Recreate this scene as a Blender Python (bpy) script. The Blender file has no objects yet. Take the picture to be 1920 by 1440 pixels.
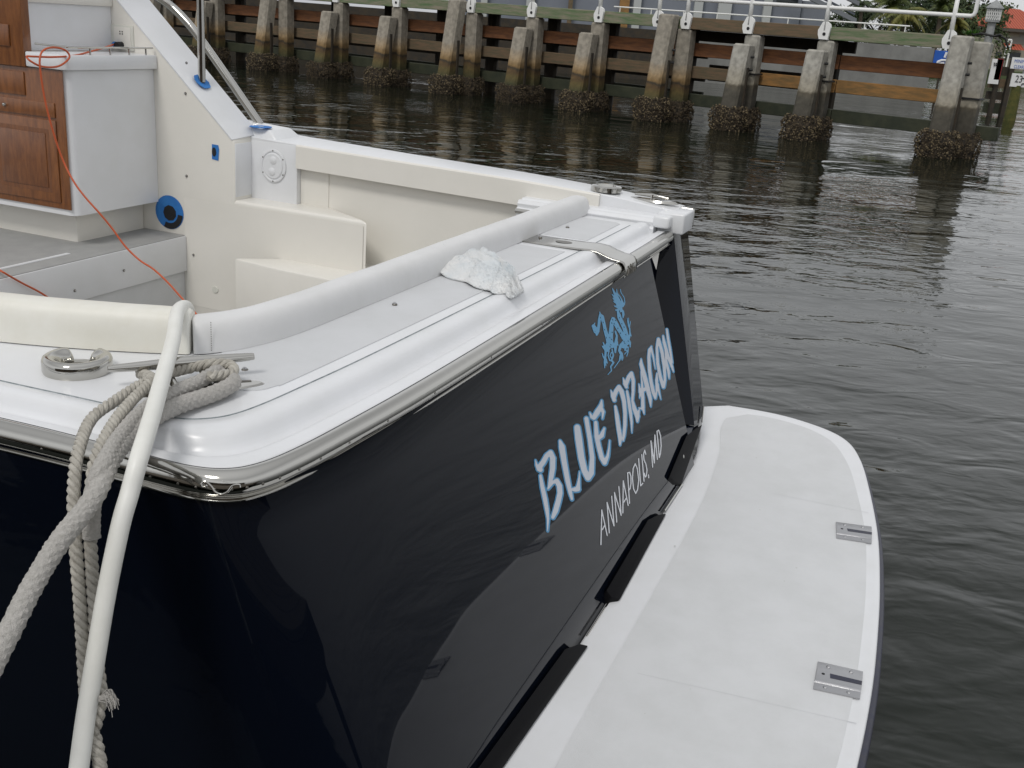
import bpy, bmesh, math, random
from mathutils import Vector, Matrix, noise
random.seed(7)
S = bpy.context.scene
COL = S.collection
V = Vector
R = math.radians

# ------------------------------------------------------------------ camera
F = 1950.0; H = 2.2
ROLL = math.atan(.078); PITCH = R(19.3)
fw = V((0, math.cos(PITCH), -math.sin(PITCH)))
r0 = V((1, 0, 0)); u0 = r0.cross(fw)
rt = r0*math.cos(ROLL) + u0*math.sin(ROLL)
up = -r0*math.sin(ROLL) + u0*math.cos(ROLL)
EYE = V((0, 0, H))
cam = bpy.data.cameras.new('camera')
camo = bpy.data.objects.new('camera', cam); COL.objects.link(camo)
m = Matrix((rt, up, -fw)).transposed().to_4x4(); m.translation = EYE
camo.matrix_world = m
cam.sensor_width = 36; cam.lens = 36*F/1920; cam.clip_start = .05; cam.clip_end = 3000
S.camera = camo

# ------------------------------------------------------------------ world, sun, exposure
SUN_EL, SUN_AZ = R(52), R(205)          # azimuth measured clockwise from +Y (north)
w = bpy.data.worlds.new('World'); S.world = w; w.use_nodes = True
nt = w.node_tree; nt.nodes.clear()
sky = nt.nodes.new('ShaderNodeTexSky'); sky.sky_type = 'NISHITA'; sky.sun_disc = False
sky.sun_elevation = SUN_EL; sky.sun_rotation = SUN_AZ; sky.air_density = 1.0; sky.dust_density = 1.2; sky.ozone_density = 1
hs = nt.nodes.new('ShaderNodeHueSaturation'); hs.inputs['Saturation'].default_value = .20
bg = nt.nodes.new('ShaderNodeBackground'); bg.inputs[1].default_value = .105
wo = nt.nodes.new('ShaderNodeOutputWorld')
tcw = nt.nodes.new('ShaderNodeTexCoord'); sxw = nt.nodes.new('ShaderNodeSeparateXYZ'); nt.links.new(tcw.outputs['Generated'], sxw.inputs[0])
crw = nt.nodes.new('ShaderNodeValToRGB'); ew = crw.color_ramp.elements          # overcast veil, brighter overhead
ew[0].position = 0; ew[0].color = (.52, .53, .56, 1); ew[1].position = 1; ew[1].color = (.80, .81, .83, 1)
for p_, c_ in ((.10, .72), (.34, .82), (.62, .50)): k_ = ew.new(p_); k_.color = (c_*.985, c_, c_*1.025, 1)
nt.links.new(sxw.outputs['Z'], crw.inputs[0])
vm = nt.nodes.new('ShaderNodeVectorMath'); vm.operation = 'SCALE'; vm.inputs['Scale'].default_value = 10.8; nt.links.new(crw.outputs[0], vm.inputs[0])
mw = nt.nodes.new('ShaderNodeMix'); mw.data_type = 'RGBA'; mw.inputs[0].default_value = .78
nt.links.new(sky.outputs[0], hs.inputs['Color']); nt.links.new(hs.outputs[0], mw.inputs[6]); nt.links.new(vm.outputs[0], mw.inputs[7]); nt.links.new(mw.outputs[2], bg.inputs[0]); nt.links.new(bg.outputs[0], wo.inputs[0])
sl = bpy.data.lights.new('sun', 'SUN'); sl.energy = 1.25; sl.angle = R(14); sl.color = (1, .97, .93)
so = bpy.data.objects.new('sun', sl); COL.objects.link(so)
sd = V((math.sin(SUN_AZ)*math.cos(SUN_EL), math.cos(SUN_AZ)*math.cos(SUN_EL), math.sin(SUN_EL)))
so.rotation_euler = sd.to_track_quat('Z', 'Y').to_euler(); so.location = (0, 0, 30)
S.view_settings.view_transform = 'Standard'; S.view_settings.look = 'None'
S.view_settings.gamma = 1; S.view_settings.exposure = 0
S.render.engine = 'CYCLES'
S.cycles.max_bounces = 6

# ------------------------------------------------------------------ picture geometry helpers
def ray(px, py): return fw + rt*((px-960)/F) + up*((720-py)/F)
def at_z(px, py, z): d = ray(px, py); return EYE + d*((z-H)/d.z)
def at_y(px, py, y): d = ray(px, py); return EYE + d*(y/d.y)
def at_d(px, py, dist): return EYE + ray(px, py)*dist
def at_p(px, py, p0, n): d = ray(px, py); return EYE + d*((p0-EYE).dot(n)/d.dot(n))
AD = V((.357, .934, 0)).normalized(); BD = V((-AD.y, AD.x, 0)); O = V((-.60, 2.32, 0))
def B(p): d = p-O; return V((d.dot(AD), d.dot(BD), p.z))
def W(a, b, z): return O + AD*a + BD*b + V((0, 0, z))
def bz(px, py, z): return B(at_z(px, py, z))
def ba(px, py, a): return B(at_p(px, py, W(a, 0, 0), AD))
def bb(px, py, b): return B(at_p(px, py, W(0, b, 0), BD))
KS = .86                                   # size of the yacht frame against the harbour frame, about the eye
def scl(p): return EYE+(p-EYE)*KS
CB = B(EYE); ZL = (.17-H*(1-KS))/KS          # platform top height in yacht frame
PSF = (H-ZL)/(H-.22)
def PQ(a, b): return (CB.x+(a-CB.x)*PSF, CB.y+(b-CB.y)*PSF)

# ------------------------------------------------------------------ materials
def mat(name, col, rough=.5, metal=0, spec=.5, coat=0, noise_amt=0, noise_scale=8, col2=None, bump=0, bump_scale=60, stretch=(1, 1, 1), rough_var=0):
    M = bpy.data.materials.new(name); M.use_nodes = True; n = M.node_tree; p = n.nodes['Principled BSDF']
    p.inputs['Base Color'].default_value = (*col, 1); p.inputs['Roughness'].default_value = rough
    p.inputs['Metallic'].default_value = metal; p.inputs['Specular IOR Level'].default_value = spec
    if coat: p.inputs['Coat Weight'].default_value = coat; p.inputs['Coat Roughness'].default_value = .02
    if col2 is not None or bump or rough_var:
        tc = n.nodes.new('ShaderNodeTexCoord'); mp = n.nodes.new('ShaderNodeMapping'); mp.inputs['Scale'].default_value = stretch
        n.links.new(tc.outputs['Object'], mp.inputs['Vector'])
    if col2 is not None:
        t = n.nodes.new('ShaderNodeTexNoise'); t.inputs['Scale'].default_value = noise_scale; t.inputs['Detail'].default_value = 6; t.inputs['Roughness'].default_value = .65
        n.links.new(mp.outputs[0], t.inputs['Vector'])
        cr = n.nodes.new('ShaderNodeValToRGB'); cr.color_ramp.elements[0].color = (*col, 1); cr.color_ramp.elements[1].color = (*col2, 1)
        cr.color_ramp.elements[0].position = .38; cr.color_ramp.elements[1].position = .64
        n.links.new(t.outputs['Fac'], cr.inputs[0]); n.links.new(cr.outputs[0], p.inputs['Base Color'])
    if rough_var:
        t3 = n.nodes.new('ShaderNodeTexNoise'); t3.inputs['Scale'].default_value = noise_scale*1.7; t3.inputs['Detail'].default_value = 5
        n.links.new(mp.outputs[0], t3.inputs['Vector'])
        mr = n.nodes.new('ShaderNodeMapRange'); mr.inputs[1].default_value = .3; mr.inputs[2].default_value = .7; mr.inputs[3].default_value = rough-rough_var; mr.inputs[4].default_value = rough+rough_var
        n.links.new(t3.outputs['Fac'], mr.inputs[0]); n.links.new(mr.outputs[0], p.inputs['Roughness'])
    if bump:
        t2 = n.nodes.new('ShaderNodeTexNoise'); t2.inputs['Scale'].default_value = bump_scale; t2.inputs['Detail'].default_value = 4
        n.links.new(mp.outputs[0], t2.inputs['Vector'])
        b = n.nodes.new('ShaderNodeBump'); b.inputs['Strength'].default_value = bump; b.inputs['Distance'].default_value = .01
        n.links.new(t2.outputs['Fac'], b.inputs['Height']); n.links.new(b.outputs[0], p.inputs['Normal'])
    return M

GEL = mat('white gelcoat', (.74, .75, .77), .28, col2=(.70, .71, .72), noise_scale=3)
GELI = mat('cream gelcoat', (.755, .732, .678), .36, col2=(.725, .705, .65), noise_scale=2.2)
NSK = mat('pale nonskid', (.62, .63, .645), .62, col2=(.585, .595, .605), noise_scale=5, bump=.25, bump_scale=420)
NSKP = mat('platform nonskid', (.66, .67, .68), .5, col2=(.615, .625, .63), noise_scale=4, bump=.2, bump_scale=380, rough_var=.08)
DECKG = mat('grey nonskid deck', (.36, .36, .35), .7, col2=(.32, .32, .315), bump=.3, bump_scale=300)
NAVY = mat('navy gelcoat', (.003, .0046, .0092), .03, spec=.22)
NAVYM = mat('navy inner gelcoat', (.006, .010, .022), .22)
CHROME = mat('polished stainless', (.50, .49, .46), .08, 1, bump=.05, bump_scale=18)
BRUSH = mat('brushed stainless', (.50, .50, .51), .33, 1, bump=.2, bump_scale=50, stretch=(1, 12, 1))
VINYL = mat('white vinyl', (.70, .70, .70), .5, col2=(.655, .655, .65), noise_scale=4, bump=.25, bump_scale=7)
VINYLC = mat('cream vinyl', (.78, .77, .71), .48, col2=(.71, .69, .61), noise_scale=3, bump=.25, bump_scale=7)
BLACK = mat('recess black', (.003, .003, .004), .6, spec=.12)
BLACKR = mat('dark rubber edge', (.018, .02, .045), .4, col2=(.03, .03, .045), noise_scale=20)
CAULK = mat('grey caulk', (.15, .18, .19), .6, col2=(.3, .33, .34), noise_scale=40)
ROPE = mat('grey rope', (.47, .45, .40), .9, col2=(.35, .33, .29), noise_scale=40, bump=.25, bump_scale=300)
ROPEF = mat('fuzzy rope', (.55, .53, .50), 1, col2=(.44, .425, .395), noise_scale=140, bump=.7, bump_scale=420)
HOSE = mat('white hose', (.79, .79, .75), .42, col2=(.72, .72, .67), noise_scale=6)
TERRY = mat('terry cloth', (.90, .90, .89), 1, col2=(.76, .81, .84), noise_scale=6, bump=1, bump_scale=210)
WOOD = mat('varnished teak', (.23, .082, .020), .3, col2=(.14, .045, .010), noise_scale=7, stretch=(5, 5, 1), coat=.5)
WOODD = mat('varnished teak panel', (.20, .070, .018), .3, col2=(.125, .040, .010), noise_scale=9, stretch=(5, 5, 1), coat=.5)
ORANGE = mat('orange cord', (.50, .09, .025), .5)
TAPE = mat('blue masking tape', (.02, .15, .46), .7, col2=(.03, .19, .52), noise_scale=12)
HOLE = mat('dark hole', (.01, .01, .012), .7)
SCREW = mat('dull screw', (.20, .19, .17), .4, .8)
WHP = mat('white plastic', (.66, .66, .60), .4)
LBLUE = mat('lettering blue', (.075, .30, .54), .4)
DBLUE = mat('lettering blue emblem', (.12, .37, .62), .4)
LWHITE = mat('lettering white', (.62, .66, .73), .4)
AWHITE = mat('lettering plain white', (.70, .72, .76), .4)
PIPE = mat('white painted pipe', (.80, .80, .78), .4)
MOSSW = mat('green weathered timber', (.105, .165, .075), .9, col2=(.26, .23, .17), noise_scale=2.6, stretch=(.6, 5, 5), bump=.6, bump_scale=14)
REDW = mat('brown weathered timber', (.17, .11, .065), .9, col2=(.10, .085, .05), noise_scale=2.2, stretch=(1, 8, 8), bump=.5, bump_scale=14)
RUSTW = mat('red brown timber', (.22, .088, .032), .8, col2=(.12, .05, .022), noise_scale=2.5, stretch=(1, 6, 6), bump=.4, bump_scale=14)
TANW = mat('tan stained timber', (.34, .17, .05), .8, col2=(.17, .105, .04), noise_scale=2, stretch=(1, 5, 5), bump=.4, bump_scale=14)
DARKW = mat('dark wet timber', (.025, .022, .017), .8, col2=(.05, .036, .02), noise_scale=3, bump=.4, bump_scale=14)
WETG = mat('dark algae timber', (.02, .026, .013), .7, col2=(.042, .046, .024), noise_scale=2.5, bump=.5, bump_scale=16)
SHELL = mat('oyster shells', (.07, .052, .03), .85, col2=(.26, .20, .11), noise_scale=14)
SHELLD = mat('dark oyster shells', (.018, .014, .009), .85, col2=(.07, .05, .028), noise_scale=11)
STRAPM = mat('black strap', (.008, .008, .008), .6)

def concrete(name, stain):
    M = bpy.data.materials.new(name); M.use_nodes = True; n = M.node_tree; p = n.nodes['Principled BSDF']
    p.inputs['Roughness'].default_value = .88
    tc = n.nodes.new('ShaderNodeTexCoord'); sx = n.nodes.new('ShaderNodeSeparateXYZ'); n.links.new(tc.outputs['Object'], sx.inputs[0])
    t = n.nodes.new('ShaderNodeTexNoise'); t.inputs['Scale'].default_value = 3; t.inputs['Detail'].default_value = 8; n.links.new(tc.outputs['Object'], t.inputs['Vector'])
    a = n.nodes.new('ShaderNodeMath'); a.operation = 'MULTIPLY_ADD'; a.inputs[1].default_value = .35; n.links.new(t.outputs['Fac'], a.inputs[0]); n.links.new(sx.outputs['Z'], a.inputs[2])
    d = n.nodes.new('ShaderNodeMath'); d.operation = 'DIVIDE'; d.inputs[1].default_value = 3; n.links.new(a.outputs[0], d.inputs[0])
    cr = n.nodes.new('ShaderNodeValToRGB'); e = cr.color_ramp.elements
    if stain:
        pts = [(.20, (.045, .05, .02)), (.30, (.10, .075, .025)), (.345, (.10, .06, .025)), (.365, (.035, .03, .02)), (.385, (.20, .125, .05)), (.44, (.33, .235, .13)), (.53, (.30, .27, .22)), (1, (.28, .255, .21))]
    else:
        pts = [(.20, (.05, .045, .035)), (.37, (.075, .068, .052)), (.415, (.10, .085, .06)), (.44, (.30, .27, .21)), (.6, (.36, .345, .305)), (1, (.34, .325, .285))]
    e[0].position, e[0].color = pts[0][0], (*pts[0][1], 1); e[1].position, e[1].color = pts[-1][0], (*pts[-1][1], 1)
    for q, c in pts[1:-1]: k = e.new(q); k.color = (*c, 1)
    n.links.new(d.outputs[0], cr.inputs[0])
    t2 = n.nodes.new('ShaderNodeTexNoise'); t2.inputs['Scale'].default_value = 9; t2.inputs['Detail'].default_value = 8; n.links.new(tc.outputs['Object'], t2.inputs['Vector'])
    mr = n.nodes.new('ShaderNodeMapRange'); mr.inputs[1].default_value = .3; mr.inputs[2].default_value = .7; mr.inputs[3].default_value = .72; mr.inputs[4].default_value = 1.2; n.links.new(t2.outputs['Fac'], mr.inputs[0])
    mx = n.nodes.new('ShaderNodeMix'); mx.data_type = 'RGBA'; mx.blend_type = 'MULTIPLY'; mx.inputs[0].default_value = 1
    n.links.new(cr.outputs[0], mx.inputs[6]); n.links.new(mr.outputs[0], mx.inputs[7]); n.links.new(mx.outputs[2], p.inputs['Base Color'])
    b = n.nodes.new('ShaderNodeBump'); b.inputs['Strength'].default_value = .5; b.inputs['Distance'].default_value = .01; n.links.new(t2.outputs['Fac'], b.inputs['Height']); n.links.new(b.outputs[0], p.inputs['Normal'])
    return M
CONC = concrete('grey concrete', False); CONCS = concrete('tide stained concrete', True)

# ------------------------------------------------------------------ mesh helpers
def link(name, me, parent=None, mats=()):
    o = bpy.data.objects.new(name, me); COL.objects.link(o)
    for q in mats: me.materials.append(q)
    if parent: o.parent = parent
    return o
def mesh(name, vs, fs, mt, parent=None, smooth=False, bevel=0, seg=2, mats=None, fm=None, angle=40):
    me = bpy.data.meshes.new(name); me.from_pydata([tuple(v) for v in vs], [], fs)
    bm = bmesh.new(); bm.from_mesh(me)
    bmesh.ops.remove_doubles(bm, verts=bm.verts, dist=1e-5) if not fm else None
    if bevel:
        ed = [e for e in bm.edges if len(e.link_faces) == 2 and e.calc_face_angle(0) > R(25)]
        bmesh.ops.bevel(bm, geom=ed, offset=bevel, segments=seg, affect='EDGES', profile=.5)
    bmesh.ops.recalc_face_normals(bm, faces=bm.faces)
    bm.to_mesh(me); bm.free()
    if smooth or bevel:
        me.shade_smooth()
        try: me.set_sharp_from_angle(angle=R(angle))
        except Exception: pass
    o = link(name, me, parent, mats or [mt])
    if fm:
        for f, k in zip(me.polygons, fm): f.material_index = k
    return o
def tag(o, label=None, cat=None, group=None, kind=None):
    if label: o['label'] = label
    if cat: o['category'] = cat
    if group: o['group'] = group
    if kind: o['kind'] = kind
    return o
def recenter(o, base=True):
    me = o.data; c = [v.co for v in me.vertices]
    p = V(((min(v.x for v in c)+max(v.x for v in c))/2, (min(v.y for v in c)+max(v.y for v in c))/2, min(v.z for v in c)))
    for v in me.vertices: v.co -= p
    o.location = p; return o
def empty(name, loc=(0, 0, 0), rz=0):
    o = bpy.data.objects.new(name, None); COL.objects.link(o); o.location = loc; o.rotation_euler = (0, 0, rz); o.empty_display_size = .2; return o
class MB:
    def __init__(s): s.v = []; s.f = []
    def add(s, vs, fs): n = len(s.v); s.v += [V(q) for q in vs]; s.f += [tuple(i+n for i in q) for q in fs]; return s
    def box(s, x0, x1, y0, y1, z0, z1):
        return s.add([(x, y, z) for x in (x0, x1) for y in (y0, y1) for z in (z0, z1)], [(0, 1, 3, 2), (4, 6, 7, 5), (0, 4, 5, 1), (2, 3, 7, 6), (0, 2, 6, 4), (1, 5, 7, 3)])
    def hexa(s, lo, hi):     # two matching loops of points
        n = len(lo); return s.add(list(lo)+list(hi), [tuple(range(n))[::-1], tuple(range(n, 2*n))]+[(i, (i+1) % n, n+(i+1) % n, n+i) for i in range(n)])
    def tube(s, pts, r, n=12, caps=True):
        vs, fs = tube_geo(pts, r, n, caps); return s.add(vs, fs)
    def build(s, name, mt, parent=None, **k): return mesh(name, s.v, s.f, mt, parent, **k)
def frames(pts):
    pts = [V(p) for p in pts]; T = []
    for i in range(len(pts)):
        a = pts[max(i-1, 0)]; b = pts[min(i+1, len(pts)-1)]; T.append((b-a).normalized())
    ref = V((0, 0, 1)) if abs(T[0].z) < .9 else V((1, 0, 0))
    N = [(ref-T[0]*ref.dot(T[0])).normalized()]
    for i in range(1, len(pts)):
        q = N[-1]-T[i]*N[-1].dot(T[i]); N.append(q.normalized())
    return pts, T, N, [t.cross(q) for t, q in zip(T, N)]
def tube_geo(pts, r, n=12, caps=True, closed=False):
    pts, T, N, Bn = frames(pts); vs = []; fs = []
    for i, p in enumerate(pts):
        rr = r[i] if isinstance(r, (list, tuple)) else r
        for k in range(n):
            a = 2*math.pi*k/n; vs.append(p+N[i]*math.cos(a)*rr+Bn[i]*math.sin(a)*rr)
    for i in range(len(pts)-1):
        for k in range(n): fs.append((i*n+k, i*n+(k+1) % n, (i+1)*n+(k+1) % n, (i+1)*n+k))
    if caps: fs += [tuple(range(n))[::-1], tuple((len(pts)-1)*n+k for k in range(n))]
    return vs, fs
def spline(P, sub=8):
    P = [V(p) for p in P]; out = []
    for i in range(len(P)-1):
        p0 = P[max(i-1, 0)]; p1 = P[i]; p2 = P[i+1]; p3 = P[min(i+2, len(P)-1)]
        for k in range(sub):
            t = k/sub
            out.append(.5*((2*p1)+(p2-p0)*t+(2*p0-5*p1+4*p2-p3)*t*t+(3*p1-p0-3*p2+p3)*t**3))
    out.append(P[-1]); return out
def resample(P, step):
    out = [P[0]]; acc = 0
    for a, b in zip(P, P[1:]):
        L = (b-a).length; d = step-acc
        while d <= L: out.append(a.lerp(b, d/L)); d += step
        acc = L-(d-step)
    return out
def loft(rows, close=False):
    vs = [p for r_ in rows for p in r_]; n = len(rows[0]); fs = []
    for i in range(len(rows)-1):
        for k in range(n if close else n-1): fs.append((i*n+k, i*n+(k+1) % n, (i+1)*n+(k+1) % n, (i+1)*n+k))
    return vs, fs
def disc(c, nrm, r, h, n=20, dome=False):
    nrm = V(nrm).normalized(); u = nrm.orthogonal().normalized(); v = nrm.cross(u); c = V(c)
    prof = [(r, 0), (r, h*.6), (r*.86, h), (.001, h)] if not dome else [(r, 0), (r*.95, h*.4), (r*.7, h*.8), (.001, h)]
    rows = [[c+nrm*z+(u*math.cos(2*math.pi*k/n)+v*math.sin(2*math.pi*k/n))*q for k in range(n)] for q, z in prof]
    return loft(rows, True)

# ------------------------------------------------------------------ water
def build_water():
    M = bpy.data.materials.new('harbour water'); M.use_nodes = True; n = M.node_tree; p = n.nodes['Principled BSDF']
    p.inputs['Base Color'].default_value = (.007, .010, .006, 1); p.inputs['Roughness'].default_value = .03; p.inputs['IOR'].default_value = 1.36
    g = n.nodes.new('ShaderNodeNewGeometry')
    def nz(scale, st, detail, dist=0):
        mp = n.nodes.new('ShaderNodeMapping'); mp.inputs['Scale'].default_value = st; mp.inputs['Rotation'].default_value = (0, 0, R(12)); n.links.new(g.outputs['Position'], mp.inputs['Vector'])
        t = n.nodes.new('ShaderNodeTexNoise'); t.inputs['Scale'].default_value = scale; t.inputs['Detail'].default_value = detail; t.inputs['Distortion'].default_value = dist; t.inputs['Roughness'].default_value = .5
        n.links.new(mp.outputs[0], t.inputs['Vector']); return t.outputs['Fac']
    def bump(h, dist, prev=None):
        b = n.nodes.new('ShaderNodeBump'); b.inputs['Strength'].default_value = 1; b.inputs['Distance'].default_value = dist; n.links.new(h, b.inputs['Height'])
        if prev: n.links.new(prev, b.inputs['Normal'])
        return b.outputs[0]
    def mask(h, lo, hi):
        m_ = n.nodes.new('ShaderNodeMapRange'); m_.inputs[1].default_value = .38; m_.inputs[2].default_value = .62; m_.inputs[3].default_value = lo; m_.inputs[4].default_value = hi; n.links.new(h, m_.inputs[0]); return m_.outputs[0]
    def mul(a, b):
        q = n.nodes.new('ShaderNodeMath'); q.operation = 'MULTIPLY'; n.links.new(a, q.inputs[0]); n.links.new(b, q.inputs[1]); return q.outputs[0]
    patch = mask(nz(.16, (1, 1.6, 1), 2, .5), .25, 1.2)
    b1 = bump(nz(.42, (1, 1.5, 1), 2, .6), .050)
    b2 = bump(mul(nz(1.7, (1, 1.7, 1), 2, .7), patch), .023, b1)
    b3 = bump(mul(nz(6.5, (1, 1.6, 1), 2, .3), patch), .0045, b2)
    n.links.new(b3, p.inputs['Normal'])
    o = mesh('water', [(-900, -200, 0), (900, -200, 0), (900, 1600, 0), (-900, 1600, 0)], [(0, 1, 2, 3)], M)
    tag(o, kind='structure')
build_water()

# ------------------------------------------------------------------ motor yacht
boat = empty('motor_yacht', scl(O), math.atan2(AD.y, AD.x)); boat.scale = (KS,)*3
tag(boat, 'white decked motor yacht with glossy navy transom lettered BLUE DRAGON, tied at the dock', 'yacht')
ZP = 1.135
# plan of the two edges of the covering board: inner groove line and outer rail line (matched points)
Gp = [(.0, 3.2), (.045, 2.0), (.08, 1.0), (.098, .65), (.108, .42), (.122, .34), (.155, .285), (.215, .245), (.32, .224), (.5, .212), (.9, .196), (1.8, .183), (2.8, .173), (3.5, .17), (3.93, .168)]
Rp = [(-.22, 3.2), (-.16, 2.0), (-.118, 1.0), (-.098, .60), (-.088, .26), (-.078, .13), (-.045, .05), (.02, .005), (.14, -.022), (.36, -.040), (.85, -.060), (1.8, -.064), (2.8, -.062), (3.5, -.060), (3.975, -.054)]
Gs = spline([(a, b, 0) for a, b in Gp], 8); Rs = spline([(a, b, 0) for a, b in Rp], 8)
prof = [(0, 0), (.03, .0015), (.10, .006), (.20, .0085), (.28, .0065), (.335, 0), (.370, -.011), (.40, -.026), (.43, -.039), (.465, -.046), (.52, -.047), (.555, -.040), (.585, -.0335), (.62, -.032), (.78, -.032), (.81, -.034), (.825, -.040), (.83, -.05)]
rows = [[V((g.x+(r_.x-g.x)*t, g.y+(r_.y-g.y)*t, ZP+z)) for t, z in prof] for g, r_ in zip(Gs, Rs)]
rows.append([V((p.x+.012, p.y, p.z-.012)) for p in rows[-1]]); rows.append([V((p.x, p.y+.01, ZP-.10)) for p in rows[-1]])
vs, fs = loft(rows)
mesh('covering_board_moulding', vs, fs, GEL, boat, smooth=True, angle=60)
# rub rail
RZ = ZP-.072; rr = .026
def rail_sec(g, r_):
    out = (r_-g).normalized(); c = r_-out*.034; RC = ZP-.063
    pr = [(.034*math.cos(R(a)), .034*math.sin(R(a))) for a in (125, 108, 90, 72, 54, 36, 18, 0, -18, -36, -54, -68)]
    pr += [(.010, -.035), (.010, -.038), (.016, -.0395), (.020, -.043), (.018, -.047), (.0, -.049), (-.02, -.049)]
    return [V((c.x+out.x*d, c.y+out.y*d, RC+z)) for d, z in pr]
rrows = [rail_sec(g, r_) for g, r_ in zip(Gs, Rs)]
vs, fs = loft(rrows); nn_ = len(rrows[0]); fs.append(tuple((len(rrows)-1)*nn_+i for i in range(nn_)))
rail = mesh('rub_rail', vs, fs, CHROME, boat, smooth=True, angle=50)
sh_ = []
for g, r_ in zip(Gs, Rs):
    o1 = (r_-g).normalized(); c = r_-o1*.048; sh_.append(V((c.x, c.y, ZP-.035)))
vs, fs = tube_geo(sh_, .0042, 6); mesh('rail_shadow_line', vs, fs, HOLE, rail, smooth=True)  # dark bead paints in the shadow gap between ledge and rail
# screws on the rail
for i in range(16, len(Rs)-10, 4):
    g, r_ = Gs[i], Rs[i]; out = (r_-g).normalized(); c = r_-out*.001; c = V((c.x, c.y, 0))
    vs, fs = disc((c.x, c.y, RZ+.004), (out.x, out.y, -.05), .0042, .002, 8, True); mesh('rail_screw', vs, fs, SCREW, rail, smooth=True)
# caulk groove
cr_ = [[V((p.x+n_.x*d, p.y+n_.y*d, ZP+z)) for d, z in ((-.003, -.001), (-.002, .0022), (.002, .0022), (.003, -.001))] for p, n_ in [(g, (r_-g).normalized()) for g, r_ in zip(Gs[:-3], Rs[:-3])]]
vs, fs = loft(cr_); mesh('caulk_seam', vs, fs, CAULK, boat)
# flat deck inboard of the groove
inner = [(.30, 3.2), (.30, 1.9), (.45, 1.25), (.54, .95), (.66, .70), (.80, .62), (3.2, .60), (3.93, .60), (3.93, .45)]
deckpoly = [(g.x, g.y) for g in Gs] + [(3.93, .60)] + [p for p in reversed(inner[:-2])]
mb = MB(); mb.hexa([V((a, b, ZP-.05)) for a, b in deckpoly], [V((a, b, ZP)) for a, b in deckpoly])
mb.build('side_deck', GEL, boat)
# raised nonskid pad on transom deck
pad = spline([(.36, .43, 0), (.40, .31, 0), (.47, .275, 0), (.62, .262, 0), (1.8, .236, 0), (2.86, .226, 0)], 6)
padpoly = [(p.x, p.y) for p in pad] + [(2.86, .62), (.70, .62), (.48, .52)]
mb = MB(); mb.hexa([V((a, b, ZP)) for a, b in padpoly], [V((a, b, ZP+.0025)) for a, b in padpoly]); mb.build('nonskid_pad', NSK, boat)
padpoly = [(3.2, .225), (3.80, .225), (3.84, .26), (3.84, .595), (3.2, .595)]
mb = MB(); mb.hexa([V((a, b, ZP)) for a, b in padpoly], [V((a, b, ZP+.0025)) for a, b in padpoly]); mb.build('nonskid_pad', NSK, boat)

# hull skin
TOPZ = ZP-.112
def off(r_, g, d): o_ = (r_-g).normalized(); return r_-o_*d
CBY = PQ(1, -.575)[1]; CX = PQ(2.74, -.575)[0]
Bp = [(-.10, 3.2), (-.05, 2.0), (-.01, .9), (.0, .42), (.01, .0), (.015, -.13), (.035, -.24), (.08, -.33), (.17, -.39), (.32, CBY+.012), (.60, CBY), (1.1, CBY), (2.4, CBY), (CX, CBY)]
Bs = spline([(a, b, 0) for a, b in Bp], 8)
Tp = [(-.20, 3.2), (-.14, 2.0), (-.098, 1.0), (-.076, .60), (-.066, .27), (-.056, .15), (-.025, .075), (.035, .03), (.15, -.005), (.36, -.035), (.62, -.043), (1.1, -.043), (2.8, -.043), (3.52, -.043)]
Ts = spline([(a, b, 0) for a, b in Tp], 8)
ZB = ZL+.002
rows = []
for t_, b_ in zip(Ts, Bs):
    row = [V((t_.x, t_.y, TOPZ+.02))]
    for k in range(13):
        u = k/12; row.append(V((t_.x+(b_.x-t_.x)*u, t_.y+(b_.y-t_.y)*u, TOPZ+(ZB-TOPZ)*u)))
    row.append(V((b_.x+.05, b_.y+.05, -.75))); rows.append(row)
vs, fs = loft(rows); hull = mesh('hull', vs, fs, NAVY, boat, smooth=True, angle=60)
# far end of the transom: panel edge, passage recess, quarter pillar
p0 = V((0, -.043, TOPZ)); p1 = V((0, CBY, ZB)); dn = (p1-p0).normalized(); TN = V((0, dn.z, -dn.y))   # aft, up
if TN.y > 0: TN = -TN
def tp(px, py, off_=0):      # pixel -> point on transom plane, boat frame, pushed aft by off_
    wn = BD*TN.y + V((0, 0, TN.z)); q0 = W(0, p0.y, p0.z)+wn*off_
    return B(at_p(px, py, q0, wn))
e_t = V((3.52, -.043, TOPZ)); e_b = V((CX, CBY, ZB))
fwd = V((0, .16, 0))
mb = MB(); mb.add([e_t, e_b, e_b+fwd, e_t+fwd], [(0, 1, 2, 3)]); mb.build('transom_panel_edge', NAVYM, boat)
pt_l = tp(1262, 428, .0); pt_r = tp(1289, 420, 0); pb_r = tp(1318, 757, 0); pb_l = tp(1302, 798, 0)
pb_r2 = V((pb_r.x-.03, CBY, ZB-.01)); pb_l2 = V((CX+.002, CBY, ZB-.01))
pb_r2 = tp(1316, 796)
pil = [pt_l, pb_l, tp(1294, 818), tp(1300, 826), pb_r2, tp(1317, 776), pb_r, pt_r][:8]
side = V((.10, 1.0, .0))
mb = MB(); mb.add(pil, [tuple(range(8))]); mb.add([pt_r, pb_r, pb_r2, pb_r2+side+V((0, 0, -.3)), pb_r+side, pt_r+side], [(0, 1, 4, 5), (1, 2, 3, 4)])
pf = V((-.03, .20, .02)); mb.add([pt_l, pb_l, pb_l+V((-.02, .12, 0)), pt_l+V((-.06, .22, .0))], [(0, 1, 2, 3)])
mb.build('quarter_pillar', NAVY, boat, bevel=.004)
def fwd_(p, d): return V((p.x, p.y+d, p.z))
rec = [fwd_(tp(1219, 478), .13), fwd_(tp(1278, 835), .12), fwd_(tp(1308, 835), .12), fwd_(tp(1300, 420), .16)]
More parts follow.
